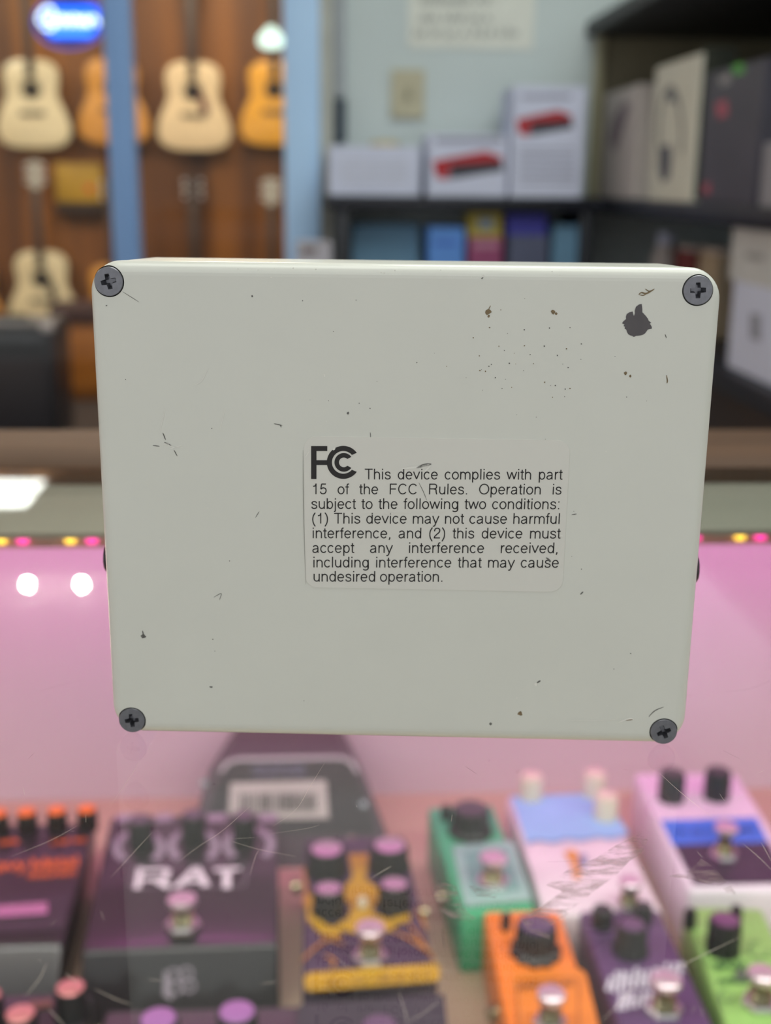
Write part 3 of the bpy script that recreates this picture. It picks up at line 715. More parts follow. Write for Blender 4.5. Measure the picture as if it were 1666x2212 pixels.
# -- dark pedal with orange lettering at the left edge
t = pedal('metal_distortion_pedal', 'black pedal with orange lettering and a row of orange topped knobs', -0.2085, 0.468, 0.0)
G().hexa([(-.036, -.098, 0), (.036, -.098, 0), (.037, .050, 0), (-.037, .050, 0), (-.035, -.058, .040), (.035, -.058, .040), (.037, .050, .060), (-.037, .050, .060)], .003, 3).done('enclosure', mat('black_grain_enamel', (38, 32, 36), 0.35, 0, .08, 500, coat=.6), t, 40)
f = Face(wmat(t) @ Vector((0, -.058, .040)), wmat(t).to_3x3() @ Vector((0, -.020, .108)))
M_org = mat('orange_plastic', (246, 128, 44), 0.4); M_orp = mat('orange_print', (226, 108, 52), 0.5)
decal(t, 'treadle', f, [[(-60, 1948), (150, 1935), (138, 2012), (-60, 2024)]], mat('dark_rubber', (58, 44, 56), .5), .0015)
decal(t, 'check_window', f, [[(-20, 1966), (104, 1957), (104, 1982), (-20, 1990)]], mat('silver_window', (200, 180, 190), .18, .9), .003)
for px, py in ((-5, 1756), (57, 1753), (122, 1750), (187, 1747)):
    knob(t, px, py, 0.056, .0070, .015, M_black, M_org)
write(t, 'lettering', f, 'Heavy Metal', (-62, 1886), (168, 1872), (-60, 1862), M_orp, .16)
write(t, 'small_print', f, 'distortion', (60, 1897), (164, 1890), (61, 1881), M_orp, .14)
squiggle(t, 'panel_print', f, [(0, 1826, 40, 1823, 12)], M_orp, .0012, seed=3)
squiggle(t, 'panel_print', f, [(112, 1826, 190, 1820, 12)], M_orp, .0012, seed=4)

# -- tilted wah pedal showing its bottom plate, behind the black pedal
M_wah = mat('dark_crackle_enamel', (70, 58, 66), 0.45, 0, .1, 200)
wy0, wy1 = 0.552, 0.598
a0, a1 = atY(405, 1840, wy0), atY(838, 1840, wy0); b0, b1 = atY(455, 1642, wy1), atY(778, 1638, wy1)
xc = (a0.x + a1.x) / 2
t = thing('wah_pedal', 'dark rocker pedal tilted behind the black one, its barcode label showing', 'effects pedal', (xc, 0.60, ZS), 0, 'effects pedals in the case')
zt = b0.z - ZS
prof = [(-(xc - a0.x), 0.0), (-(xc - a0.x) * .97, .02), (b0.x - xc, zt - .006), (b0.x - xc + .010, zt), (b1.x - xc - .010, zt), (b1.x - xc, zt - .006), ((a1.x - xc) * .97, .02), (a1.x - xc, 0)]
lean = (wy1 - wy0) / zt
def wl(off, sc_): return [(x * sc_, wy0 - 0.60 + z * lean + off, z * (1 if sc_ == 1 else .97)) for x, z in prof]
bk = [(x * .72, .055, z * 1.12) for x, z in prof]
G().loft([wl(0, 1), wl(.004, 1.02), bk]).done('enclosure', M_wah, t, 30)
n_ = Vector((0, -1, lean)).normalized(); f = Face((0, wy0, ZS), n_)
rim = [(450, 1760), (470, 1690), (490, 1650), (515, 1642), (735, 1638), (758, 1648), (778, 1690), (806, 1760), (812, 1800), (440, 1800)]
decal(t, 'bottom_plate', f, [rim], mat('black_base_plate', (38, 38, 40), .5), .0008)
g = G(); g.ribbon([f.pt(x, y, .0020) for x, y in [(478, 1668), (490, 1648), (512, 1640), (736, 1636), (760, 1646), (772, 1668)]], .0030, f.n)
g.done('rim_highlight', mat('edge_highlight', (150, 140, 146), .35, .4), t, 0, inv=inv(t))  # painted highlight along the upper front edge
lab = decal(t, 'barcode_label', f, [[(498, 1692), (705, 1686), (711, 1768), (492, 1772)]], mat('pale_label', (178, 184, 168), .5), .0012)
g = G(); rb_ = random.Random(5); x = 520
while x < 680:
    wd = rb_.choice((2, 3, 5, 6)); g.poly([f.pt(x, 1752, .0018), f.pt(x + wd, 1752, .0018), f.pt(x + wd, 1714, .0018), f.pt(x, 1714, .0018)]); x += wd + rb_.choice((3, 4, 6))
bmesh.ops.recalc_face_normals(g.bm, faces=g.bm.faces[:]); g.done('bars', M_ink, lab, 0, inv=inv(t))
squiggle(t, 'plate_print', f, [(545, 1662, 662, 1660, 10), (545, 1676, 662, 1674, 8)], mat('blue_gray_print', (112, 118, 140), .5), .0010, seed=4, lift=.0014)
for px, py in ((440, 1692), (785, 1738), (757, 1812)):
    s = G().lathe([(.003, 0), (.0028, .0008), (0, .0012)], 16).done('plate_screw', M_steel, t, 40)
    s.location = inv(t) @ f.pt(px, py, .0004); s.rotation_euler = (math.atan2(1, lean), 0, 0)

# -- dark pedal with yellow artwork
t = pedal('artwork_pedal', 'dark purple pedal with yellow artwork, yellow name banner and four chrome knobs', 0.009, 0.430, 0.03)
body(t, .0775, .158, .049, .050, mat('dark_violet_enamel', (66, 50, 72), .42, 0, .2, 60), .003, .069)
f = flat(.050); M_yel = mat('yellow_print', (184, 142, 28), .5, 0, .12, 120); M_yeo = mat('orange_yellow_print', (176, 116, 44), .5, 0, .2, 150)
o = decal(t, 'yellow_figure', f, [[(753, 1848), (796, 1846), (793, 1880), (790, 1900), (818, 1922), (818, 1945), (806, 1960), (806, 1975), (850, 1992), (850, 2010), (815, 2018), (760, 2016), (722, 2004), (752, 1985), (760, 1960), (744, 1942), (746, 1915), (762, 1898), (758, 1870)]], M_yel)
decal(t, 'artwork_swirl', f, [[(658, 1935), (676, 1935), (676, 1970), (700, 1998), (735, 2010), (735, 2026), (690, 2016), (664, 1988)]], M_yel)
decal(t, 'artwork_swirl', f, [[(845, 1985), (885, 1975), (888, 1986), (850, 2003)]], M_yel)
g = G()
for pl in ([(650, 2078), (690, 2040), (740, 2018)], [(845, 2010), (890, 2030), (930, 2062)], [(655, 1870), (662, 1920), (655, 1960)], [(880, 1990), (915, 2040), (940, 2075)], [(700, 2062), (722, 2075), (716, 2090)], [(690, 2020), (720, 2030), (745, 2040)], [(900, 1960), (912, 1985), (920, 2010)]):
    g.ribbon([f.pt(x, y, .0006) for x, y in catmull(pl, 5)], .0020, f.n, 0, True)
g.done('artwork_lines', M_yeo, t, 0, inv=inv(t))
ban = decal(t, 'name_banner', f, [[(668, 2104), (940, 2084), (950, 2092), (950, 2112), (943, 2121), (668, 2143), (658, 2134), (657, 2114)]], M_yel, .0006)
squiggle(t, 'banner_print', f, [(676, 2136, 940, 2114, 20)], mat('brown_print', (120, 84, 30), .5), .0013, seed=9, parent=ban, lift=.0011)
decal(t, 'lower_panel', f, [[(648, 2172), (960, 2150), (968, 2240), (640, 2250)]], mat('charcoal_print', (52, 48, 58), .5), .0004)
for px, py, r in ((706, 1832, .0118), (842, 1824, .0118), (710, 1918, .0092), (852, 1908, .0092)):
    knob(t, px, py, .050, r, .017, M_black, M_chrome, 1.12, 1)
footswitch(t, 800, 2000, .050, 1.1, .022)
G().lathe([(.0030, 0), (.0030, .004), (.0020, .006), (0, .0068)], 16).done('indicator_lamp', M_cream, t, 40).location = inv(t) @ f.pt(783, 1958)
jack(t, .0385, .02, .028, 1); jack(t, -.0375, .055, .028, -1)
G().lathe([(.004, 0), (.004, .012), (.003, .0135), (0, .0138)], 16).done('power_plug', M_brass, t, 40).location = (-.002, .0815, .034)

# -- green mini pedal
M_grn = mat('sea_green_enamel', (70, 176, 126), .4, 0, .05, 200)
t = pedal('mini_overdrive_pedal', 'small sea green pedal with one large black knob and pale square footswitch panel', 0.0905, 0.4915, 0.075)
body(t, .048, .131, .044, .046, M_grn, .003); f = flat(.0455)
pl_ = decal(t, 'switch_panel', f, [[(978, 1832), (1108, 1822), (1150, 1948), (1004, 1962)]], mat('pale_green_gray_panel', (150, 190, 180), .4), .0016)
decal(t, 'panel_recess', f, [[(1000, 1846), (1098, 1838), (1126, 1928), (1018, 1940)]], mat('gray_green_rubber', (118, 164, 156), .6), .0020)
knob(t, 1018, 1745, .046, .0128, .019, M_black, mat('knob_cap_dark_sheen', (70, 58, 70), .4), 1.18, 1)  # big knob's cap tinted for the case light it reflects
knob(t, 964, 1742, .046, .0036, .010, M_black, M_black)
footswitch(t, 1066, 1848, .047, 1.15, .021)
jack(t, .024, -.005, .024, 1); jack(t, -.024, -.015, .024, -1)

# -- sky blue and white pedal
t = pedal('blue_white_pedal', 'sky blue and white pedal with three cream knobs and a small orange figure', 0.1605, 0.496, 0.01)
body(t, .0755, .152, .045, .045, mat('pinkish_white_enamel', (226, 214, 220), .4), .003); f = flat(.0455)
edge = [(1138, 1822), (1162, 1815), (1195, 1820), (1225, 1812), (1255, 1816), (1290, 1808), (1320, 1812), (1358, 1802)]
decal(t, 'blue_panel', f, [[(1103, 1722), (1302, 1714)] + edge[::-1]], mat('sky_blue_print', (146, 198, 240), .45), .0004)
g = G(); g.ribbon([f.pt(x, y, .0008) for x, y in edge], .0016, f.n); g.done('blue_border', mat('deep_blue_print', (88, 118, 176), .45), t, 0, inv=inv(t))
decal(t, 'orange_figure', f, [[(1218, 1842), (1240, 1836), (1252, 1850), (1248, 1866), (1256, 1888), (1250, 1902), (1240, 1898), (1234, 1866)], ], mat('orange_art', (222, 148, 66), .5))
decal(t, 'blue_figure', f, [[(1250, 1850), (1268, 1846), (1266, 1872), (1254, 1880)]], mat('gray_blue_art', (130, 132, 170), .5))
for px, py in ((1149, 1674), (1286, 1668), (1311, 1716)): knob(t, px, py, .045, .0085, .019, M_cream, M_cream)
footswitch(t, 1362, 1900, .045, .95, .020)

# -- white pedal with blue band and dark panel
t = pedal('delay_pedal', 'white pedal with bright blue band above a dark panel and two black knobs', 0.262, 0.515, -0.03)
body(t, .0800, .160, .050, .050, mat('lilac_white_enamel', (232, 222, 232), .4), .004); f = flat(.0505)
bl = decal(t, 'blue_band', f, [[(1428, 1774), (1634, 1768), (1660, 1822), (1455, 1828)]], mat('bright_blue_print', (58, 120, 226), .4))
squiggle(t, 'band_print', f, [(1452, 1804, 1550, 1801, 14), (1592, 1800, 1640, 1798, 12)], mat('navy_print', (30, 64, 140), .5), .0016, seed=12, parent=bl)
decal(t, 'dark_panel', f, [[(1457, 1828), (1662, 1822), (1706, 1908), (1500, 1912)]], mat('plum_black_print', (58, 42, 62), .4), .0005)
for px, py in ((1454, 1668), (1553, 1664)): knob(t, px, py, .050, .0095, .022, M_black, mat('dark_plum_sheen', (60, 48, 56), .4))  # plum tint is reflected case light painted on black caps
footswitch(t, 1570, 1782, .050, 1.0, .024)

# -- orange mini pedal
t = pedal('orange_mini_pedal', 'orange pedal with one big black knob and a framed lower panel', 0.1095, 0.367, -0.01)
M_or = mat('orange_enamel', (236, 126, 38), .4, 0, .04, 200)
body(t, .0485, .118, .045, .045, M_or, .003); f = flat(.0455)
decal(t, 'switch_panel', f, [[(1108, 2106), (1252, 2098), (1266, 2110), (1300, 2250), (1120, 2262), (1102, 2118)]], mat('amber_panel', (220, 124, 36), .45), .0014)
outline(t, 'panel_line', f, 1118, 2122, 1250, 2250, mat('brown_line', (150, 80, 24), .5), .0008).location.z += .0014
squiggle(t, 'panel_print', f, [(1120, 2140, 1242, 2130, 16)], mat('dark_brown_print', (110, 60, 24), .5), .0013, lift=.0018, seed=15)
knob(t, 1160, 1996, .045, .0118, .020, M_black, mat('knob_cap_plum_sheen', (84, 62, 96), .35), 1.25, 1)  # black knob, reflected pink light painted on its cap
knob(t, 1094, 1976, .045, .0030, .010, M_black, M_black)
footswitch(t, 1192, 2142, .0465, 1.0, .021)
jack(t, -.0243, -.012, .024, -1)

# -- purple pedal with white lettering
t = pedal('fuzz_pedal', 'dark purple pedal with jagged white lettering beside the orange pedal', 0.1715, 0.366, 0.0)
body(t, .0520, .118, .045, .045, mat('violet_enamel', (84, 56, 96), .4, 0, .1, 80), .003); f = flat(.0455)
g = G(); rw = random.Random(2)
for r0, (x0, y0, x1, y1, hh) in enumerate(((1312, 2146, 1478, 2124, 50), (1336, 2184, 1425, 2172, 40))):
    n = 12 if r0 == 0 else 7
    for k in range(n):
        a = k / n; bx_, by_ = x0 + (x1 - x0) * a, y0 + (y1 - y0) * a
        g.ribbon([f.pt(bx_, by_ - rw.uniform(0, 6), .0006), f.pt(bx_ + rw.uniform(2, 9), by_ - hh * rw.uniform(.7, 1), .0006)], .0022, f.n)
        if k % 2: g.ribbon([f.pt(bx_, by_ - hh * .5, .0006), f.pt(bx_ + 14, by_ - hh * rw.uniform(.3, .8), .0006)], .0018, f.n)
g.done('lettering', mat('lilac_white_print', (206, 200, 214), .5), t, 0, inv=inv(t))
knob(t, 1303, 1962, .045, .0065, .013, M_black, M_black); knob(t, 1392, 1955, .045, .0055, .012, M_black, M_black)
knob(t, 1366, 1996, .045, .0088, .019, M_black, mat('knob_cap_violet_sheen', (92, 62, 96), .35), 1.2, 1)  # violet cap: painted reflection of the pink case light
footswitch(t, 1440, 2112, .045, 1.1, .022)

# -- lime green pedal
t = pedal('lime_pedal', 'lime green pedal with black knob and dark green print at the right edge', 0.2335, 0.366, -0.085)
body(t, .0500, .118, .045, .045, mat('lime_enamel', (142, 186, 100), .4, 0, .05, 200), .003); f = flat(.0455)
squiggle(t, 'lettering', f, [(1548, 2100, 1620, 2094, 26), (1552, 2128, 1640, 2120, 22)], mat('dark_green_print', (72, 112, 62), .5), .0022, seed=21)
g = G()
for cx_, cy_, r in ((1570, 2150, 16), (1540, 2068, 20), (1640, 2050, 22)):
    g.ribbon([f.pt(cx_ + r * math.cos(a * PI / 10), cy_ + r * .8 * math.sin(a * PI / 10), .0006) for a in range(16)], .0014, f.n)
g.done('scrollwork', mat('moss_print', (104, 142, 84), .5), t, 0, inv=inv(t))
decal(t, 'dark_oval', f, [[(1606 + 22 * math.cos(a * PI / 8), 2112 + 14 * math.sin(a * PI / 8)) for a in range(16)][::-1]], mat('gray_print', (92, 84, 92), .5))
knob(t, 1568, 1985, .045, .0095, .022, M_black, mat('knob_cap_purple_sheen', (110, 62, 104), .35), 1.05, 1)  # purple of the cap is painted reflected light, the knob is black
knob(t, 1493, 1966, .045, .0038, .011, M_black, M_black); knob(t, 1592, 1960, .045, .0036, .010, M_black, M_black)
footswitch(t, 1650, 2098, .045, 1.1, .022)

# -- pedals whose knobs just enter the frame below
t = pedal('black_knob_pedal', 'black pedal at the bottom left corner with pink sheen painted on its knobs', -0.185, 0.300, 0.0)
body(t, .080, .110, .040, .046, M_ratb, .003)
M_kt = mat('salmon_knob_sheen', (214, 140, 140), .3, .5)  # pink reflection of the case light painted as the cap colour
for px, py in ((44, 2188), (152, 2132), (-30, 2150)): knob(t, px, py, .044, .0088, .018, M_black, M_kt, 1.1)
decal(t, 'gold_bar', flat(.0455), [[(62, 2168), (112, 2162), (114, 2178), (64, 2184)]], M_brass, .001)
t = pedal('purple_sheen_pedal', 'black pedal in front of the white lettered one with purple sheen painted on its knob tops', -0.082, 0.288, 0.0)
body(t, .110, .118, .040, .040, M_ratb, .003)
M_pt = mat('purple_knob_sheen', (150, 96, 156), .4)  # purple reflection painted into the knob tops
for px, py in ((342, 2200), (512, 2184)): knob(t, px, py, .040, .0110, .016, M_black, M_pt)
t = pedal('corner_knob_pedal', 'black pedal in front of the yellow artwork pedal with plum sheen painted on its one knob top', 0.012, 0.268, 0.0)
body(t, .066, .110, .040, .040, M_ratb, .003)
knob(t, 820, 2216, .040, .0110, .016, M_black, mat('plum_knob_sheen', (96, 72, 100), .4))  # plum cap colour is painted sheen from the pink light

# ------------------------------------------------------------------ guitars on the board wall
M_side = mat('mahogany_side', (74, 36, 18), .35, coat=.4); M_fret = mat('dark_fretboard', (58, 46, 40), .5); M_hole = mat('dark_hole', (18, 13, 10), .8)
M_neckw = mat('neck_wood', (96, 60, 34), .4); M_bridge = mat('dark_bridge', (62, 56, 46), .5)
OUT = catmull([(0, 0), (.17, .006), (.30, .04), (.372, .11), (.392, .20), (.385, .28), (.35, .40), (.305, .50), (.278, .57), (.272, .63), (.284, .72), (.292, .80), (.280, .88), (.235, .945), (.15, .982), (.05, .99), (0, .99)], 4)
OUTL = OUT + [(-x, z) for x, z in OUT[-2:0:-1]]
def guitar(px, pyb, sc_, mtop, label, pick=None, headcol=None, narrow=1.09):
    L_ = 0.508 * sc_; p = atY(px, pyb, GWY - 0.17)
    t = thing('acoustic_guitar', label, 'guitar', (p.x, GWY - 0.06, p.z), 0, 'acoustic guitars on the board wall')
    dp = 0.10 * sc_
    def lp(k, y): return [(x * L_ * k * narrow, y, (z - .495) * L_ * k + .495 * L_) for x, z in OUTL]
    G().loft([lp(.985, 0), lp(1, -.006), lp(1, -dp + .004)], 0).done('sides', M_side, t, 50)
    G().loft([lp(1, -dp + .004), lp(.99, -dp), lp(.97, -dp - .001)], 0).done('soundboard', mtop, t, 50)
    zh = .66 * L_
    rot = Matrix.Translation((0, -dp - .001, zh)) @ Matrix.Rotation(PI / 2, 4, 'X')
    G().lathe([(0, .0008), (.050 * sc_, .0008), (.050 * sc_, 0)], 32, 0, rot).done('sound_hole', M_hole, t, 0)
    G().lathe([(.054 * sc_, 0), (.054 * sc_, .0006), (.060 * sc_, .0006), (.060 * sc_, 0)], 32, 0, rot).done('rosette', M_fret, t, 0)
    G().box((0, -dp - .005, .40 * L_), (.15 * sc_, .01, .026 * sc_), .003).done('bridge', M_bridge, t)
    nk = .37 * sc_
    G().box((0, -dp - .007, .80 * L_ + (nk + .2 * L_) / 2), (.052 * sc_, .012, nk + .2 * L_), .002).done('fretboard', M_fret, t)
    G().box((0, -dp + .012, .985 * L_ + nk / 2), (.048 * sc_, .024, nk), .008).done('neck', M_neckw, t)
    hz = .985 * L_ + nk
    hd = G().loft([[(-.026 * sc_, y, hz), (.026 * sc_, y, hz), (.037 * sc_, y - .0, hz + .04 * sc_), (.036 * sc_, y, hz + .17 * sc_), (-.036 * sc_, y, hz + .17 * sc_), (-.037 * sc_, y, hz + .04 * sc_)] for y in (-dp - .004, -dp + .012)]).done('headstock', headcol or M_fret, t, 30)
    for s in (-1, 1):
        for k in range(3):
            G().lathe([(0, -.004), (.009, -.002), (.011, .006), (.008, .014), (0, .016)], 14, 0, Matrix.Translation((s * .044 * sc_, -dp + .004, hz + (.05 + .045 * k) * sc_)) @ Matrix.Rotation(s * PI / 2, 4, 'Y')).done('tuning_peg', M_chrome, hd, 60)
    if pick:
        pp = [(.02, .04), (.055, .0), (.085, -.05), (.095, -.11), (.075, -.14), (.045, -.11), (.035, -.06), (.04, -.02)]
        G().loft([[(x * sc_, y, zh + z * sc_) for x, z in pp] for y in (-dp - .0005, -dp - .0035)]).done('pickguard', pick, t, 0)
    return t
M_t1 = mat('pale_spruce', (216, 204, 168), .35, coat=.3); M_t2 = mat('amber_spruce', (196, 138, 56), .35, coat=.3)
M_t3 = mat('cream_spruce', (214, 192, 154), .35, coat=.3); M_t4 = mat('golden_yellow_spruce', (214, 156, 44), .3, coat=.5)
M_hd = mat('pale_headstock', (170, 168, 158), .3)
guitar(73, 320, 0.83, M_t1, 'pale topped acoustic guitar hanging below the blue lit sign')
guitar(246, 312, 0.81, M_t2, 'amber acoustic guitar half hidden behind the narrow blue post')
guitar(420, 325, 0.84, M_t3, 'cream topped acoustic guitar with dark red pickguard', mat('dark_red_pickguard', (84, 28, 24), .3))
guitar(594, 314, 0.80, M_t4, 'golden yellow acoustic guitar cut off by the wide blue post')
guitar(95, 721, 0.83, M_t1, 'pale acoustic guitar in the lower row, left of the narrow post', mat('black_pickguard', (40, 26, 20), .3), M_hd)
guitar(252, 742, 0.80, M_t2, 'amber acoustic guitar in the lower row behind the narrow blue post')
guitar(426, 745, 0.82, M_t4, 'golden acoustic guitar in the lower row, only its neck and shoulders showing')
guitar(590, 748, 0.82, M_t2, 'brown acoustic guitar in the lower row beside the wide blue post', None, M_hd)
guitar(-62, 735, 0.82, M_t2, 'amber acoustic guitar at the left edge of the lower row')

# amber tag sign and the bar below it
a, b = atY(118, 352, GWY - .03), atY(224, 438, GWY - .03)
t = thing('amber_sign', 'amber yellow sign between the guitars left of the narrow post', 'sign', ((a.x + b.x) / 2, GWY, b.z))
G().box((0, -.03, (a.z - b.z) / 2), (b.x - a.x, .058, a.z - b.z), .01).done('board', mat('amber_card', (178, 142, 42), .5, 0, .1, 8), t)
G().lathe([(0, .003), (.018, .003), (.018, 0)], 20, 0, Matrix.Translation((.055, -.059, .07)) @ Matrix.Rotation(PI / 2, 4, 'X')).done('red_dot', mat('red_sticker', (200, 62, 30), .5), t)
a, b = atY(118, 442, GWY - .1), atY(226, 462, GWY - .1)
tag(G().box(((a.x + b.x) / 2, GWY - .055, (a.z + b.z) / 2), (b.x - a.x, .108, a.z - b.z), .006).done('wall_shelf', mat('dark_shelf_wood', (40, 24, 16), .5)), 'short dark shelf under the amber sign', 'shelf')

# neon sign
NY = 4.4
c = atY(150, 52, NY)
t = thing('lit_sign', 'blue oval lit sign with glowing white script hung left of the narrow post', 'sign', (c.x, NY, c.z))
def NP(px, py, dy=0.0): p = atY(px, py, NY + dy); return Vector((p.x - c.x, p.y - NY, p.z - c.z))
oval = [NP(150 + 78 * math.cos(a * PI / 24), 46 + 58 * math.sin(a * PI / 24)) for a in range(48)]
G().loft([[(p.x, .03, p.z) for p in oval], [(p.x, 0, p.z) for p in oval]]).done('back_plate', mat('dark_blue_sign', (36, 40, 84), .4), t, 30)
gb = glow('blue_tube', (28, 96, 255), 2.2); gw = glow('white_tube', (214, 236, 255), 2.6); gv = glow('violet_tube', (96, 90, 200), 0.9)
inner = [(98, 12), (206, 12), (214, 30), (212, 62), (198, 82), (112, 82), (96, 62), (92, 30)]
G().loft([[NP(*q, -.004) for q in inner], [NP(*q, -.001) for q in inner]]).done('blue_field', gb, t, 0)
def tube(g, pts, r, closed=False):
    n = 8; rings = []
    for i, p in enumerate(pts):
        a, b = pts[max(0, i - 1)], pts[min(len(pts) - 1, i + 1)]; d = (b - a).normalized(); u = d.cross(Vector((0, 1, 0))).normalized(); v = d.cross(u)
        rings.append([p + (u * math.cos(2 * PI * k / n) + v * math.sin(2 * PI * k / n)) * r for k in range(n)])
    g.loft(rings)
g = G(); tube(g, [NP(150 + 76 * math.cos(a * PI / 24), 46 + 57 * math.sin(a * PI / 24), -.008) for a in range(49)], .005); g.done('oval_tube', gv, t, 60)
g = G()
for pl in ([(90, 52), (84, 38), (98, 18), (112, 20), (114, 36), (100, 44), (116, 50), (110, 62), (92, 58)], [(122, 54), (124, 40), (132, 36), (136, 54), (144, 36), (152, 54), (156, 38), (164, 38), (166, 54), (172, 38), (180, 54), (184, 36), (192, 54), (198, 38), (208, 42), (212, 54)]):
    tube(g, [NP(*q, -.012) for q in catmull(pl, 5)], .0055)
g.done('script_tube', gw, t, 60)
g = G()
for k in range(11): tube(g, [NP(112 + 8 * k, 74, -.010), NP(115 + 8 * k, 66, -.010), NP(118 + 8 * k, 74, -.010)], .003)
g.done('small_tube', glow('pale_blue_tube', (90, 160, 255), 2.0), t, 60)
# greenish white hanging lamp
c = atY(586, 86, 4.9)
t = thing('pendant_lamp', 'small glowing white pendant lamp beside the wide blue post', 'lamp', (c.x, 4.9, c.z))
G().lathe([(0, -.032), (.035, -.03), (.052, -.012), (.050, .010), (.034, .026), (.012, .05), (0, .05)], 28).done('lamp_shade', glow('lamp_glow', (222, 250, 232), 1.5), t, 60)
G().lathe([(.006, .05), (.006, CEIL - c.z)], 10).done('cord', M_black, t, 60)

# ------------------------------------------------------------------ amplifier and cabinet left, low
AY = 4.7
a, b = atY(-150, 700, AY), atY(112, 700, AY)
t = thing('combo_amplifier', 'black combo amplifier with metal corners on the floor below the guitars', 'amplifier', ((a.x + b.x) / 2, AY, FLOOR))
aw, ah = b.x - a.x, a.z - FLOOR
G().box((0, .17, ah / 2 + .01), (aw, .34, ah - .02), .012).done('case', mat('black_vinyl', (24, 25, 32), .35, 0, .1, 60), t)
G().box((0, -.004, ah * .40), (aw - .06, .012, ah * .62), .003).done('speaker_cloth', mat('black_grille', (22, 22, 34), .7), t)
G().box((0, -.004, ah * .86), (aw - .06, .012, ah * .13), .003).done('control_panel', mat('gray_control_panel', (70, 74, 80), .3, .5), t)
for s in (-1, 1):
    for z in (.03, ah - .012):
        G().box((s * (aw / 2 - .022), .018, z), (.05, .05, .034), .01).done('corner_cap', mat('corner_steel', (170, 170, 178), .35, .2) if 'corner_steel' not in bpy.data.materials else bpy.data.materials['corner_steel'], t)
G().box((0, .17, ah + .012), (.22, .03, .02), .008).done('handle', M_black, t)
G().box((0, .165, ah - .004), (aw - .02, .31, .012), .004).done('top_sheen', mat('vinyl_top_sheen', (92, 96, 104), .35), t)  # lighter gray sheet: light reflected off the black top, painted in
a = atY(112, 695, GWY - .5)
t = thing('wooden_cabinet', 'orange brown wooden cabinet run with dark top below the guitars', 'cabinet', ((a.x - .03) / 2, GWY - .5, FLOOR))
cw, chh = -.03 - a.x, zl - .09 - FLOOR
M_cab = wood('cabinet_wood', (116, 70, 20), (152, 98, 36), .3, 1, 2.5, .4, 6)
G().box((0, .14, chh / 2), (cw, .28, chh), .006).done('body', M_cab, t)
G().box((0, .135, chh + .045), (cw + .02, .31, .088), .008).done('top', mat('purple_brown_top', (58, 36, 36), .5), t)
for k in range(4):
    d_ = G().box(((k - 1.5) * cw / 4, -.010, chh / 2), (cw / 4 - .02, .018, chh - .08), .004).done('door', M_cab, t)
    G().lathe([(0, .02), (.011, .016), (.006, 0)], 16, 0, Matrix.Translation(((k - 1.5) * cw / 4 + (.10 if k % 2 == 0 else -.10), -.019, chh * .6)) @ Matrix.Rotation(PI / 2, 4, 'X')).done('knob', M_brass, d_)

# ------------------------------------------------------------------ shelves and boxes at the white wall
SZ = 0.087; XF = atY(1268, 250, 2.59).x; ZUP = atY(1268, 78, 2.59).z; XB = XF + 0.016
M_shelf = M_navy
sx0_ = atY(703, 430, 2.36).x
def board(name, label, x0, x1, y0, y1, z0, z1, m=M_shelf):
    return tag(G().box(((x0 + x1) / 2, (y0 + y1) / 2, (z0 + z1) / 2), (x1 - x0, y1 - y0, z1 - z0), .002).done(name, m), label, 'shelf')
board('wall_shelf', 'long dark shelf under the white cartons on the back wall', sx0_, XF + .005, 2.36, WALLY, SZ - .026, SZ)
t = thing('shelf_unit', 'dark shelf unit along the right wall filled with boxes', 'shelf', (0.87, 1.7, FLOOR)); si = wmat(t).inverted()
def spart(name, x0, x1, y0, y1, z0, z1, m=M_navy):
    return G().box(((x0 + x1) / 2, (y0 + y1) / 2, (z0 + z1) / 2), (x1 - x0, y1 - y0, z1 - z0), .002).done(name, m, t, inv=si)
LSZ = -0.150
M_blk = mat('black_shelf_board', (22, 20, 24), .55)
spart('shelf_board', XF + .006, 1.118, 0.9, WALLY - .001, SZ - .03, SZ)
spart('shelf_board', XF - .01, 1.118, 0.9, WALLY - .001, ZUP, ZUP + .03, M_blk)
spart('shelf_board', XF - .006, 1.118, 0.9, WALLY - .001, LSZ - .03, LSZ)
spart('back_board', 1.10, 1.118, 0.9, WALLY - .001, LSZ, SZ - .031, M_blk)
spart('back_board', 1.10, 1.118, 0.9, WALLY - .001, SZ, ZUP - .001, mat('olive_gray_back_board', (96, 92, 80), .6))
spart('back_board', XF + .031, 1.099, WALLY - .014, WALLY - .002, SZ, ZUP - .001, mat('olive_wall_shade', (126, 118, 94), .6))  # added olive sheet, paints the shade on the white wall behind the unit
spart('base', XF + .02, 1.118, 0.9, WALLY - .001, FLOOR, LSZ - .031, mat('dark_red_black_front', (34, 24, 24), .5))
spart('end_post', XF + .01, XF + .03, WALLY - .03, WALLY - .001, SZ, ZUP - .001, mat('beige_end_post', (176, 170, 140), .6))

M_redp = mat('red_device_print', (176, 28, 40), .45); M_dkp = mat('charcoal_device_print', (52, 52, 62), .45); M_lil = mat('lilac_gray_print_lines', (150, 152, 172), .6)
def carton(px0, py0, px1, py1, y, d, m, name, label, cat='box', group=None, base=SZ):
    a, b = atY(px0, (py0 + py1) / 2, y), atY(px1, (py0 + py1) / 2, y)
    ht = atY((px0 + px1) / 2, py0, y).z - base
    t = thing(name, label, cat, ((a.x + b.x) / 2, y, base), 0, group)
    G().box((0, d / 2, ht / 2), (b.x - a.x, d, ht), .0015, 1).done('carton', m, t, 0)
    return t
def on_front(t, name, y, polys, m, lift=.0006):
    g = G(); iv = inv(t)
    for pl in polys:
        g.loft([[atY(px, py, y) + Vector((0, .0004, 0)) for px, py in pl], [atY(px, py, y) + Vector((0, -lift, 0)) for px, py in pl]])
    return g.done(name, m, t, 0, inv=iv)
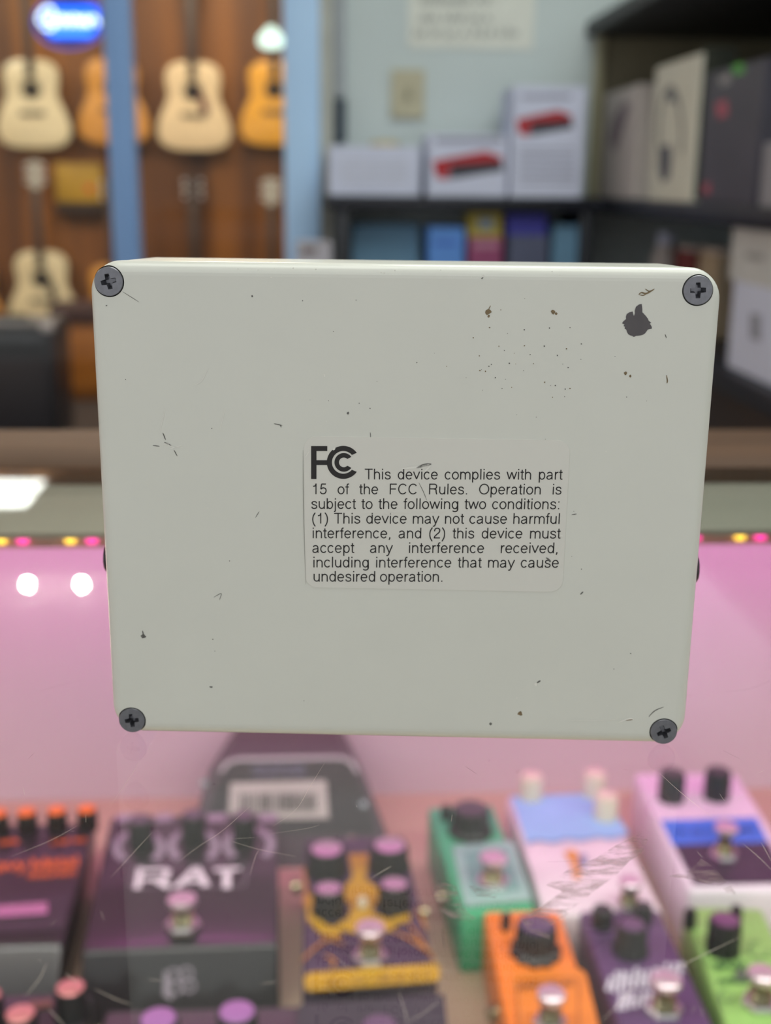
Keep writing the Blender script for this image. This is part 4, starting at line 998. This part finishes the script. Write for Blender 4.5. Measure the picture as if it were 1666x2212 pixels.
t = carton(711, 316, 908, 418, 2.40, .16, M_white, 'white_carton', 'plain white carton at the left end of the long wall shelf', 'box', 'cartons on the wall shelf')
on_front(t, 'small_print', 2.40, [[(735, 350 + 14 * k), (880, 350 + 14 * k), (880, 346 + 14 * k), (735, 346 + 14 * k)] for k in range(4)], mat('faint_print', (188, 190, 202), .6))
bt = t
def device(t, y, x0, y0, x1, y1):
    w_, h_ = x1 - x0, y1 - y0
    q = lambda u, v: (x0 + u * w_, y0 + v * h_)
    on_front(t, 'red_device_picture', y, [[q(0, .35), q(.75, .0), q(1, .22), q(.95, .38), q(.25, .48), q(.22, 1), q(.06, .95)]], M_redp)
    on_front(t, 'front_panel_picture', y, [[q(.25, .48), q(.98, .36), q(1, .68), q(.24, .98)]], M_dkp, .0008)
t = carton(924, 291, 1097, 425, 2.385, .17, M_white, 'interface_carton', 'low white carton printed with a red audio interface, middle of the shelf', 'box', 'cartons on the wall shelf')
device(t, 2.385, 934, 326, 1088, 388); on_front(t, 'top_print', 2.385, [[(940, 309), (1085, 309), (1085, 297), (940, 297)]], M_lil)
t = carton(1106, 186, 1262, 428, 2.375, .17, M_white, 'interface_carton', 'tall white carton printed with a red audio interface, right on the shelf', 'box', 'cartons on the wall shelf')
device(t, 2.375, 1115, 238, 1238, 294); on_front(t, 'top_print', 2.375, [[(1125, 214), (1235, 214), (1235, 204), (1125, 204)]], M_lil)
on_front(t, 'text_print', 2.375, [[(1122, 326 + 14 * k), (1242, 326 + 14 * k), (1242, 321 + 14 * k), (1122, 321 + 14 * k)] for k in range(6)], M_lil)
# beige cloth bag on the white carton
p = atY(832, 314, 2.46); zt = bt.location.z
a = atY(711, 316, 2.40).z
tag(G().lathe([(0, 0), (.030, 0), (.034, .006), (.028, .013), (.012, .016), (0, .016)], 24, 0, Matrix.Diagonal((1, .8, 1, 1))).done('small_roll', mat('beige_cloth', (196, 184, 150), .8)), 'small beige roll lying on the plain white carton', 'roll').location = (p.x, 2.47, a)
# notice, switch plate, cable duct, dark bracket
def wallplate(name, label, cat, px0, py0, px1, py1, m, th=.004):
    a, b = atY(px0, py0, WALLY - th), atY(px1, py1, WALLY - th)
    t = thing(name, label, cat, ((a.x + b.x) / 2, WALLY, b.z)); G().box((0, -th / 2, (a.z - b.z) / 2), (b.x - a.x, th, a.z - b.z), .001, 1).done('plate', m, t, 0); return t
t = wallplate('paper_notice', 'white paper notice with gray lettering high on the white wall', 'notice', 884, -60, 1152, 108, mat('white_paper', (222, 224, 216), .7))
g = G(); rn = random.Random(8)
for y, x0, x1, hh in ((10, 908, 1058, 22), (48, 908, 1050, 20), (82, 896, 1122, 22)):
    x = x0
    while x < x1:
        st = rn.uniform(8, 15); q = [(x, y), (x + st * .5, y - hh * rn.uniform(.6, 1)), (x + st, y - rn.uniform(0, 5))]
        g.ribbon([atY(*k, WALLY - .0045) for k in q], .0045, Vector((0, -1, 0))); x += st * (1.25 if rn.random() > .2 else 1.8)
bmesh.ops.recalc_face_normals(g.bm, faces=g.bm.faces[:])
g.done('lettering', mat('gray_marker', (142, 146, 142), .7), t, 0, inv=inv(t))
t = wallplate('switch_plate', 'beige wall plate above the cartons under the paper notice', 'wall plate', 846, 150, 916, 256, mat('beige_plate', (184, 178, 152), .5), .012)
G().box((0, -.014, .055), (.012, .010, .024), .002).done('toggle', mat('beige_toggle', (160, 154, 130), .5), t)
t = wallplate('dark_bracket', 'narrow dark vertical bracket beside the gray trim', 'bracket', 724, 214, 748, 306, mat('slate_bracket', (48, 62, 76), .5), .035)
t = wallplate('cable_duct', 'slim pale gray vertical cable duct rising above the dark bracket', 'duct', 722, -80, 746, 208, mat('pale_duct', (158, 164, 170), .5), .02)
# below the wall shelf
USZ = -0.09; xx_r = atY(1265, 500, 2.38).x - .013
M_teal = mat('teal_blue_board', (98, 138, 168), .6)
board('lower_shelf', 'lower wall shelf under the long dark shelf, mostly hidden by the white pedal', sx0_ + .04, xx_r, 2.37, WALLY, USZ - .026, USZ)
xx = atY(742, 500, 2.38).x
board('shelf_support', 'dark upright support at the left end below the long shelf', xx - .012, xx + .012, 2.37, WALLY, FLOOR, SZ - .027)
xx = atY(1265, 500, 2.38).x
board('shelf_support', 'dark upright support at the right end below the long shelf', xx - .012, xx + .012, 2.37, WALLY, FLOOR, SZ - .027)
carton(760, 484, 905, 600, 2.44, .10, M_teal, 'flat_carton', 'slate blue carton at the left below the long shelf', 'box', 'boxes below the long shelf', USZ)
t = carton(925, 490, 1003, 600, 2.40, .10, mat('light_blue_card', (92, 146, 224), .5), 'string_box', 'light blue box below the long shelf, left of the yellow one', 'box', 'boxes below the long shelf', USZ)
on_front(t, 'print', 2.40, [[(938, 530), (990, 530), (990, 520), (938, 520)]], mat('blue_print', (60, 100, 190), .5))
t = carton(1012, 513, 1085, 600, 2.40, .10, mat('magenta_card', (148, 70, 112), .5), 'string_box', 'magenta box below the long shelf with the yellow box on it', 'box', 'boxes below the long shelf', USZ)
on_front(t, 'print', 2.40, [[(1022, 535), (1078, 535), (1078, 524), (1022, 524)]], mat('pink_gray_print', (180, 130, 150), .5))
bz = atY(1048, 513, 2.40).z
t = carton(1012, 458, 1085, 513, 2.40, .10, mat('mustard_card', (176, 158, 64), .5), 'string_box', 'mustard yellow box standing on the magenta box', 'box', 'boxes below the long shelf', bz)
on_front(t, 'window_print', 2.40, [[(1034, 496), (1066, 496), (1066, 472), (1034, 472)]], mat('gray_blue_window', (130, 150, 170), .4))
t = carton(1098, 508, 1184, 600, 2.40, .10, mat('slate_gray_card', (84, 90, 116), .5), 'string_box', 'slate gray box with the indigo box on it', 'box', 'boxes below the long shelf', USZ)
bz = atY(1140, 508, 2.40).z
t = carton(1096, 462, 1182, 508, 2.40, .10, mat('indigo_card', (66, 66, 168), .5), 'string_box', 'indigo blue box standing on the slate gray box', 'box', 'boxes below the long shelf', bz)
carton(1194, 486, 1252, 600, 2.40, .10, M_teal, 'flat_carton', 'narrow teal blue carton right of the indigo box', 'box', 'boxes below the long shelf', USZ)
t = carton(640, 522, 716, 640, 2.30, .05, mat('pale_lilac_card', (180, 176, 186), .6), 'leaflet_holder', 'pale leaflet holder just above the pedal at the foot of the wide post', 'leaflet holder', None, -0.12)
on_front(t, 'print', 2.30, [[(652, 548), (684, 548), (684, 532), (652, 532)]], mat('brown_gray_print', (116, 104, 100), .6))

# boxes standing in the right-hand unit: their long faces look left
def side_box(pf, pn_, pyt, xf, dx, m, name, label, group, base=SZ, pyn=None):
    """pf, pn_: pixel columns of the far and near end of the face in the plane x = xf; pyt: its top at the near end"""
    far, near = atX(pf, 300, xf), atX(pn_, 300, xf)
    ht = atX(pn_, pyt, xf).z - base
    t = thing(name, label, 'box', (xf, (far.y + near.y) / 2, base), 0, group)
    G().box((dx / 2, 0, ht / 2), (dx, far.y - near.y, ht), .002, 1).done('carton', m, t, 0)
    return t
def on_side(t, name, xf, polys, m, lift=.0006):
    g = G(); iv = inv(t)
    for pl in polys:
        g.loft([[atX(px, py, xf) + Vector((.0004, 0, 0)) for px, py in pl], [atX(px, py, xf) + Vector((-lift, 0, 0)) for px, py in pl]])
    return g.done(name, m, t, 0, inv=iv)
GB = 'boxes in the right shelf unit'
M_bei = mat('pinkish_beige_card', (206, 196, 190), .6); M_wh2 = mat('warm_white_card', (214, 212, 198), .6); M_dkb = mat('dark_gray_card', (66, 64, 76), .5, 0, .15, 20)
t = side_box(1303, 1376, 182, XB + .012, .20, M_bei, 'microphone_carton', 'beige carton with faint brown picture, farthest on the right unit', GB)
on_side(t, 'faint_picture', XB + .012, [[(1316, 300), (1328, 250), (1352, 218), (1362, 228), (1345, 280), (1330, 330)]], mat('mauve_gray_print', (140, 124, 132), .6))
t = side_box(1408, 1502, 118, XB, .06, M_wh2, 'headphone_carton', 'tall white carton printed with dark headphones', GB)
G().box((.032, -(atX(1408, 300, XB).y - atX(1502, 300, XB).y) / 2 - .0006, .125), (.054, .0012, .24)).done('spine_shade', mat('olive_dark_shade', (58, 62, 52), .6), t, 0)  # dark strip paints shade onto the carton's near side
g = G(); iv = inv(t)
ov = [(1448 + 25 * math.cos(a * PI / 16), 292 + 100 * math.sin(a * PI / 16)) for a in range(33)]
g.ribbon([atX(x, y, XB - .0008) for x, y in ov[12:33] + ov[1:3]], .014, Vector((-1, 0, 0))); bmesh.ops.recalc_face_normals(g.bm, faces=g.bm.faces[:])
g.done('headband_picture', mat('gray_picture', (120, 120, 116), .6), t, 0, inv=iv)
on_side(t, 'ear_cup_picture', XB, [[(1424, 318), (1448, 312), (1452, 340), (1446, 385), (1430, 395), (1422, 360)]], mat('slate_picture', (82, 84, 98), .6))
on_side(t, 'ear_cup_picture', XB, [[(1444, 200), (1462, 196), (1464, 218), (1446, 222)]], bpy.data.materials['slate_picture'])
t = side_box(1518, 1640, 128, XB, .22, M_dkb, 'dark_carton', 'large dark gray carton with pink and green marks on the right unit', GB)
on_side(t, 'pink_print', XB, [[(1548, 222), (1570, 216), (1572, 250), (1552, 256)], [(1500 + 20, 398), (1534, 394), (1534, 418), (1520, 420)]], mat('rose_print', (176, 84, 104), .6))
on_side(t, 'green_print', XB, [[(1584, 142), (1604, 136), (1608, 156), (1588, 162)]], mat('leaf_green_print', (84, 170, 70), .6))
on_side(t, 'white_print', XB, [[(1556, 168), (1576, 158), (1578, 178), (1560, 186)]], mat('gray_white_print', (150, 148, 150), .6))
t = side_box(1652, 1760, 300, XB, .22, mat('mid_gray_card', (140, 138, 146), .6), 'gray_carton', 'gray carton at the right edge of the unit', GB)
t = side_box(1600, 1740, 506, XB, .20, mat('gray_white_card', (196, 196, 196), .6), 'white_carton', 'upper white carton of the pair at the right edge under the shelf', GB, -0.022)
on_side(t, 'print', XB, [[(1612, 545), (1650, 550), (1650, 565), (1612, 559)]], mat('gray_print_a', (150, 150, 150), .6))
t = side_box(1612, 1740, 640, XB, .20, M_white, 'white_carton', 'lower white carton of the pair at the right edge under the shelf', GB, LSZ)
on_side(t, 'print', XB, [[(1622, 676), (1644, 680), (1644, 738), (1622, 730)]], mat('gray_print_b', (140, 142, 156), .6))
p = atX(1438, 545, .70)
t = thing('white_bottle', 'slim white bottle on the lower right shelf behind the pedal corner', 'bottle', (.70, p.y, LSZ))
hb = atX(1438, 502, .70).z - LSZ
G().lathe([(0, 0), (.026, 0), (.028, .005), (.028, hb * .72), (.016, hb * .84), (.016, hb * .86)], 28).done('bottle_body', M_bei, t, 40)
G().lathe([(.018, hb * .86), (.018, hb), (0, hb)], 24).done('cap', M_white, t, 30)
for k, (px, pyt, m, lab) in enumerate(((1320, 552, mat('beige_pouch', (150, 142, 112), .7), 'beige packet on the lower right shelf, farthest of the row'), (1475, 540, mat('red_packet', (120, 44, 44), .6), 'dark red packet on the lower right shelf next to the bottle'), (1530, 546, mat('tan_packet', (176, 158, 132), .7), 'tan packet on the lower right shelf nearest the white cartons'))):
    p = atX(px, pyt, .68)
    t = thing('packet', lab, 'packet', (.72, p.y, LSZ), 0, 'packets on the lower right shelf')
    G().box((0, 0, (p.z - LSZ) / 2), (.08, .11, p.z - LSZ), .006).done('pouch', m, t)
    G().box((0, 0, p.z - LSZ + .003), (.07, .09, .008), .002).done('seal', M_bei, t)
